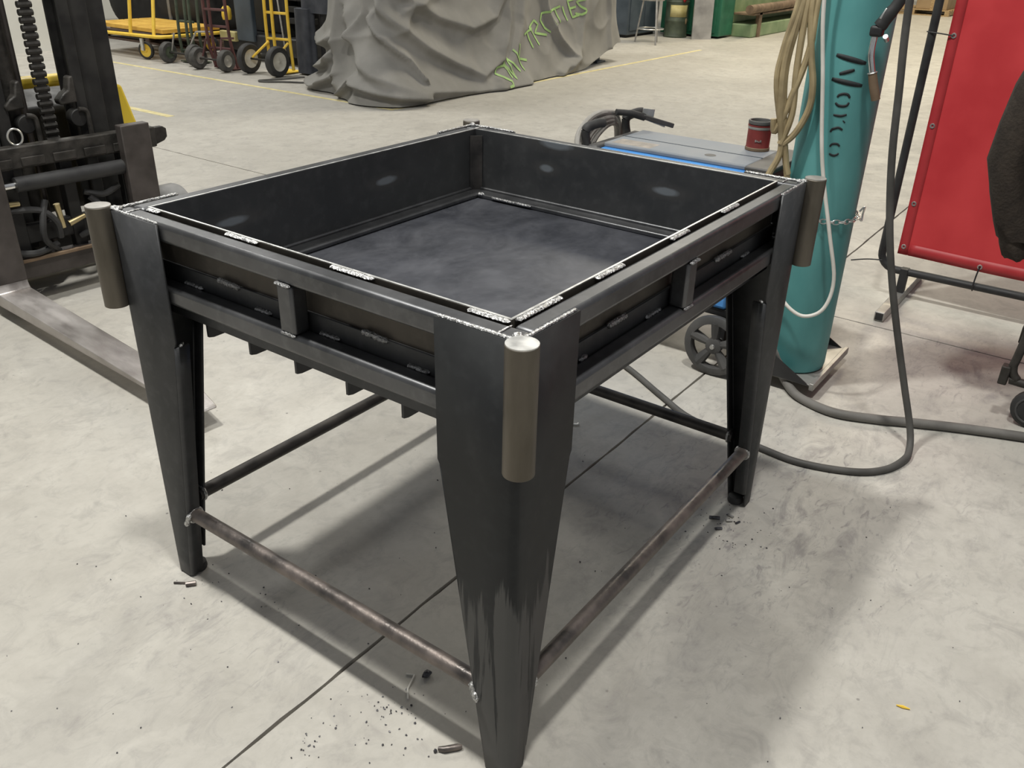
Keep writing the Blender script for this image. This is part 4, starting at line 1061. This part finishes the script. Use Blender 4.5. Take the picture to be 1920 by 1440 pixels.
# dark machine with vertical plates behind the trolleys
dm = thing('dark_machine', 'black machine with upright grey plates behind the hand trucks', 'machine', (6.4, 7.9, 0))
def dp(mb, name, m, **k): return mb.build(name, m, dm, world=True, **k)
dp(MB().box((6.05, 7.25, .10), (7.2, 8.72, .30)), 'base', M_BLACK, bevel=.02)
dp(MB().box((6.3, 7.3, .30), (7.2, 8.70, 1.4)), 'body', M_BLACK, bevel=.02)
dp(MB().box((6.02, 8.10, .22), (6.08, 8.40, 1.4)), 'upright_plate', M_BGREY, bevel=.01)
dp(MB().box((6.15, 7.62, .22), (6.3, 7.72, 1.4)), 'upright_plate', M_FORKL, bevel=.01)
dp(MB().cyl((6.05, 7.60, .15), (6.0, 7.68, 1.4), .012, n=8), 'rod', M_ZINC)
dp(MB().box((6.00, 8.42, .20), (6.06, 8.70, .31)), 'yellow_guard', M_LABELY, bevel=.01)
dp(MB().lathe([(0, 0), (.05, 0), (.06, .04), (.055, .12), (.03, .15), (0, .15)], (6.12, 8.68, .42), n=16), 'yellow_cap', M_YEL)
dp(MB().cyl((6.12, 8.68, .29), (6.12, 8.68, .43), .02, n=10), 'cap_stem', M_BLACK)
for i in range(6): dp(MB().box((6.12, 7.30, .45+i*.12), (6.3, 7.58, .51+i*.12)), 'fin', M_FORKL, bevel=.004)
for y in (7.4, 8.6): dp(MB().lathe([(0, -.04), (.08, -.04), (.1, -.02), (.1, .02), (.08, .04), (0, .04)], (6.15, y, .10), (0, 1, 0), 20), 'wheel', M_RUBD)
solo(MB().prism([(7.3, 6.75, 0), (8.9, 6.75, 0), (8.8, 6.95, 1.5), (7.4, 6.95, 1.5)], (0, 1.2, 0)), 'charcoal_crate', M_TARPD, 'charcoal covered crate behind the grey tarp', 'crate', (8.1, 7.4, 0), bevel=.05)
# ------------------------------------------------------------------ far right background
bs = thing('bar_stool', 'tall grey metal stool beside the grey tarp', 'stool', (11.42, 5.72, 0))
def bp_(mb, name, m, **k): return mb.build(name, m, bs, world=True, **k)
SL = [(11.40, 6.06), (11.22, 5.62), (11.58, 5.79)]
for x, y in SL: bp_(MB().tube([(x, y, 0), (11.42+(x-11.42)*.6, 5.83+(y-5.83)*.6, .60)], .013, 8), 'leg', M_MASK)
bp_(MB().torus((11.42, 5.83, .20), (0, 0, 1), .19, .010, 24, 6), 'foot_ring', M_ZINC)
bp_(MB().lathe([(0, .58), (.17, .58), (.185, .60), (.185, .63), (.17, .645), (0, .65)], (11.42, 5.83, 0)), 'seat', M_MASK)
cb = thing('blue_grey_cabinet', 'blue-grey steel cabinet behind the metal stool', 'cabinet', (12.3, 6.75, 0))
MB().box((11.75, 6.40, .04), (12.75, 7.1, 1.5)).build('cabinet_body', M_BGREY, cb, world=True, bevel=.01)
MB().box((11.80, 6.385, .10), (12.25, 6.40, 1.45)).build('door', M_BGREY, cb, world=True, bevel=.004)
MB().box((12.27, 6.385, .10), (12.71, 6.40, 1.45)).build('door', M_BGREY, cb, world=True, bevel=.004)
MB().box((11.80, 6.45, 0), (12.70, 7.05, .04)).build('plinth', M_BLACK, cb, world=True)
dr = thing('steel_drum', 'dark green steel drum with a yellowed label beside the green cabinet', 'drum', (12.53, 5.97, 0))
MB().lathe([(0, .01), (.17, .01), (.18, 0), (.185, .02), (.175, .04), (.175, .22), (.183, .235), (.183, .25), (.175, .265), (.175, .50), (.183, .515), (.175, .53), (.175, .8), (.183, .82), (0, .82)], n=36).build('drum_body', M_OLIVE, dr)
mb = MB(); vs = []
for i in range(13):
    a = math.radians(170+i*8); vs += [(.1765*math.cos(a), .1765*math.sin(a), .30), (.1765*math.cos(a), .1765*math.sin(a), .47)]
mb.add(vs, [(2*i, 2*i+2, 2*i+3, 2*i+1) for i in range(12)]).build('label_sheet', M_LABELY, dr, solid=.002)
MB().blob((-.02, -.178, .24), (.03, .008, .045), 10, 6, .1, 4).build('tag', M_CARD, dr)
MB().blob((-.09, -.155, .55), (.05, .02, .04), 10, 6, .2, 5).build('red_sticker', M_REDH, dr)
sp_ = thing('steel_sheet', 'bare grey steel sheet leaning upright against the green cabinet', 'steel sheet', (12.5, 5.5, 0))
MB().prism([(12.37, 5.60, 0), (12.61, 5.39, 0), (12.66, 5.44, 1.3), (12.42, 5.65, 1.3)], (.02, .02, 0)).build('sheet_plate', M_PLATE, sp_, world=True)
gcab = thing('green_cabinet', 'dark green steel cabinet behind the leaning steel sheet', 'cabinet', (13.0, 5.9, 0))
MB().box((12.75, 5.33, .03), (13.25, 6.35, 1.4)).build('cabinet_body', M_DGREEN, gcab, world=True, bevel=.01)
MB().box((12.735, 5.40, .08), (12.75, 5.84, 1.35)).build('door', M_DGREEN, gcab, world=True, bevel=.004)
MB().box((12.735, 5.86, .08), (12.75, 6.30, 1.35)).build('door', M_DGREEN, gcab, world=True, bevel=.004)
gm = thing('green_press', 'sage green machine with a brown pipe along its front shelf', 'machine', (14.7, 5.7, 0))
def gp(mb, name, m, **k): return mb.build(name, m, gm, world=True, **k)
gp(MB().box((13.3, 5.02, .0), (17.0, 6.6, .20)), 'base', M_SAGE, bevel=.02)
gp(MB().box((13.3, 5.35, .20), (17.0, 6.6, 1.2)), 'body', M_SAGE, bevel=.02)
gp(MB().box((13.28, 5.00, .33), (17.0, 5.35, .36)), 'shelf', M_RUST, bevel=.004)
gp(MB().cyl((13.05, 5.00, .43), (17.0, 5.12, .43), .065, n=20), 'pipe', M_RUST)
gp(MB().box((13.5, 5.0, 0), (13.62, 5.06, .36)), 'support', M_RUST, bevel=.004)
gp(MB().box((15.5, 5.0, 0), (15.62, 5.06, .36)), 'support', M_RUST, bevel=.004)
gp(MB().box((14.6, 5.335, .62), (15.5, 5.35, .80)), 'red_lettering_panel', M_RUST)
pallet('pine_pallet', 'pale pine pallet far away between the hanging cable and the red screen', 20.9, 3.7, 1.3, 1.5, M_WOOD)
bxo = thing('cardboard_box', 'brown cardboard box standing on the far pale pallet', 'box', (21.4, 4.1, .122))
MB().box((20.98, 3.78, .123), (21.8, 4.42, .9)).build('box_body', M_CARD, bxo, world=True, bevel=.01)
MB().box((20.975, 4.06, .123), (20.98, 4.12, .9)).build('tape', M_WOOD, bxo, world=True)

# ------------------------------------------------------------------ debris on the floor
solo(MB().tube([(-.024, .150, .0062), (-.018, .139, .0066), (.002, .122, .0066), (.008, .116, .0062)], [.004, .0065, .0065, .004], 10), 'steel_slug', M_PIPE, 'small grey steel slug lying left of the nearest table foot', 'scrap', (-.008, .133, 0))
solo(MB().tube([(.083, .332, .0025), (.092, .316, .0025), (.054, .301, .0025), (.035, .283, .0025)], .0022, 6), 'bent_wire', M_HOSEW, 'bent piece of pale filler wire lying under the front stretcher', 'wire', (.06, .3, 0))
solo(MB().blob((.107, .294, .007), (.011, .008, .006), 9, 5, .3, 3), 'slag_nugget', M_SLAG, 'dark slag nugget beside the bent filler wire', 'slag', (.107, .294, 0))
solo(MB().blob((-.030, .152, .004), (.004, .004, .0045), 6, 4, .3, 6), 'slag_crumb', M_SLAG, 'black slag crumb next to the steel slug', 'slag', (-.03, .152, 0))
solo(MB().tube([(.648, -.566, .003), (.645, -.552, .003), (.642, -.540, .003)], [.001, .0034, .001], 6), 'yellow_scrap', M_YEL, 'tiny yellow plastic sliver on the bare floor at lower right', 'scrap', (.645, -.552, 0))
solo(MB().tube([(-.030, .945, .006), (-.012, .930, .006)], .006, 8), 'stub_end', M_PIPE, 'short steel stub in front of the left table foot', 'scrap', (-.02, .938, 0))
solo(MB().tube([(-.042, .976, .003), (-.026, .954, .003)], .0028, 6), 'stub_rod', M_PIPE, 'thin rod end left of the steel stub by the left foot', 'scrap', (-.034, .964, 0))
solo(MB().tube([(1.200, .640, .004), (1.214, .615, .004), (1.219, .612, .006)], [.003, .003, .005], 6), 'white_stub', M_CUT, 'pale electrode stub on the floor under the far side of the table', 'scrap', (1.209, .626, 0))
for i, (p, q, r) in enumerate((((1.010, .055, .005), (1.024, .030, .005), .005), ((1.055, .018, .004), (1.052, .002, .004), .004), ((1.035, -.002, .005), (1.024, .012, .005), .004), ((.985, .006, .004), (.972, .020, .004), .004), ((1.045, -.020, .003), (1.030, -.014, .003), .003))):
    lbl = ['short dark stub end inside the right table foot', 'small bright chip just in front of the right table foot', 'grey chip between the stub end and the bright chip by the right foot', 'dark chip nearer the stretcher left of the right foot', 'tiny chip furthest out in front of the right table foot'][i]
    solo(MB().tube([p, q], r, 7), 'metal_chip', M_MASK if i in (1, 2) else M_SLAG, lbl, 'scrap', ((p[0]+q[0])/2, (p[1]+q[1])/2, 0), 'metal chips by the right foot')
rd = random.Random(11); mb = MB()
CL = [(-.014, .305, .035, 34), (-.03, .25, .05, 26), (-.177, .347, .02, 14), (-.13, .369, .02, 10), (-.02, .93, .035, 10), (1.04, -.02, .06, 34), (.95, -.02, .06, 16), (.12, .53, .5, 26), (-.2, .9, .35, 24), (.85, -.45, .4, 26), (.5, .5, .5, 22), (.06, .77, .02, 6)]
for cx, cy, s, n in CL:
    for _ in range(n):
        r = rd.uniform(.0007, .0023); x, y = rd.gauss(cx, s), rd.gauss(cy, s)
        mb.blob((x, y, r*.7), (r*rd.uniform(.7, 1.5), r*rd.uniform(.7, 1.5), r*.7), 5, 3, .3, rd.random())
g = mb.build('weld_spatter', M_SLAG, kind='stuff', smooth=0)
g['label'] = 'scattered dark weld spatter and grinding grit on the concrete'; g['category'] = 'spatter'
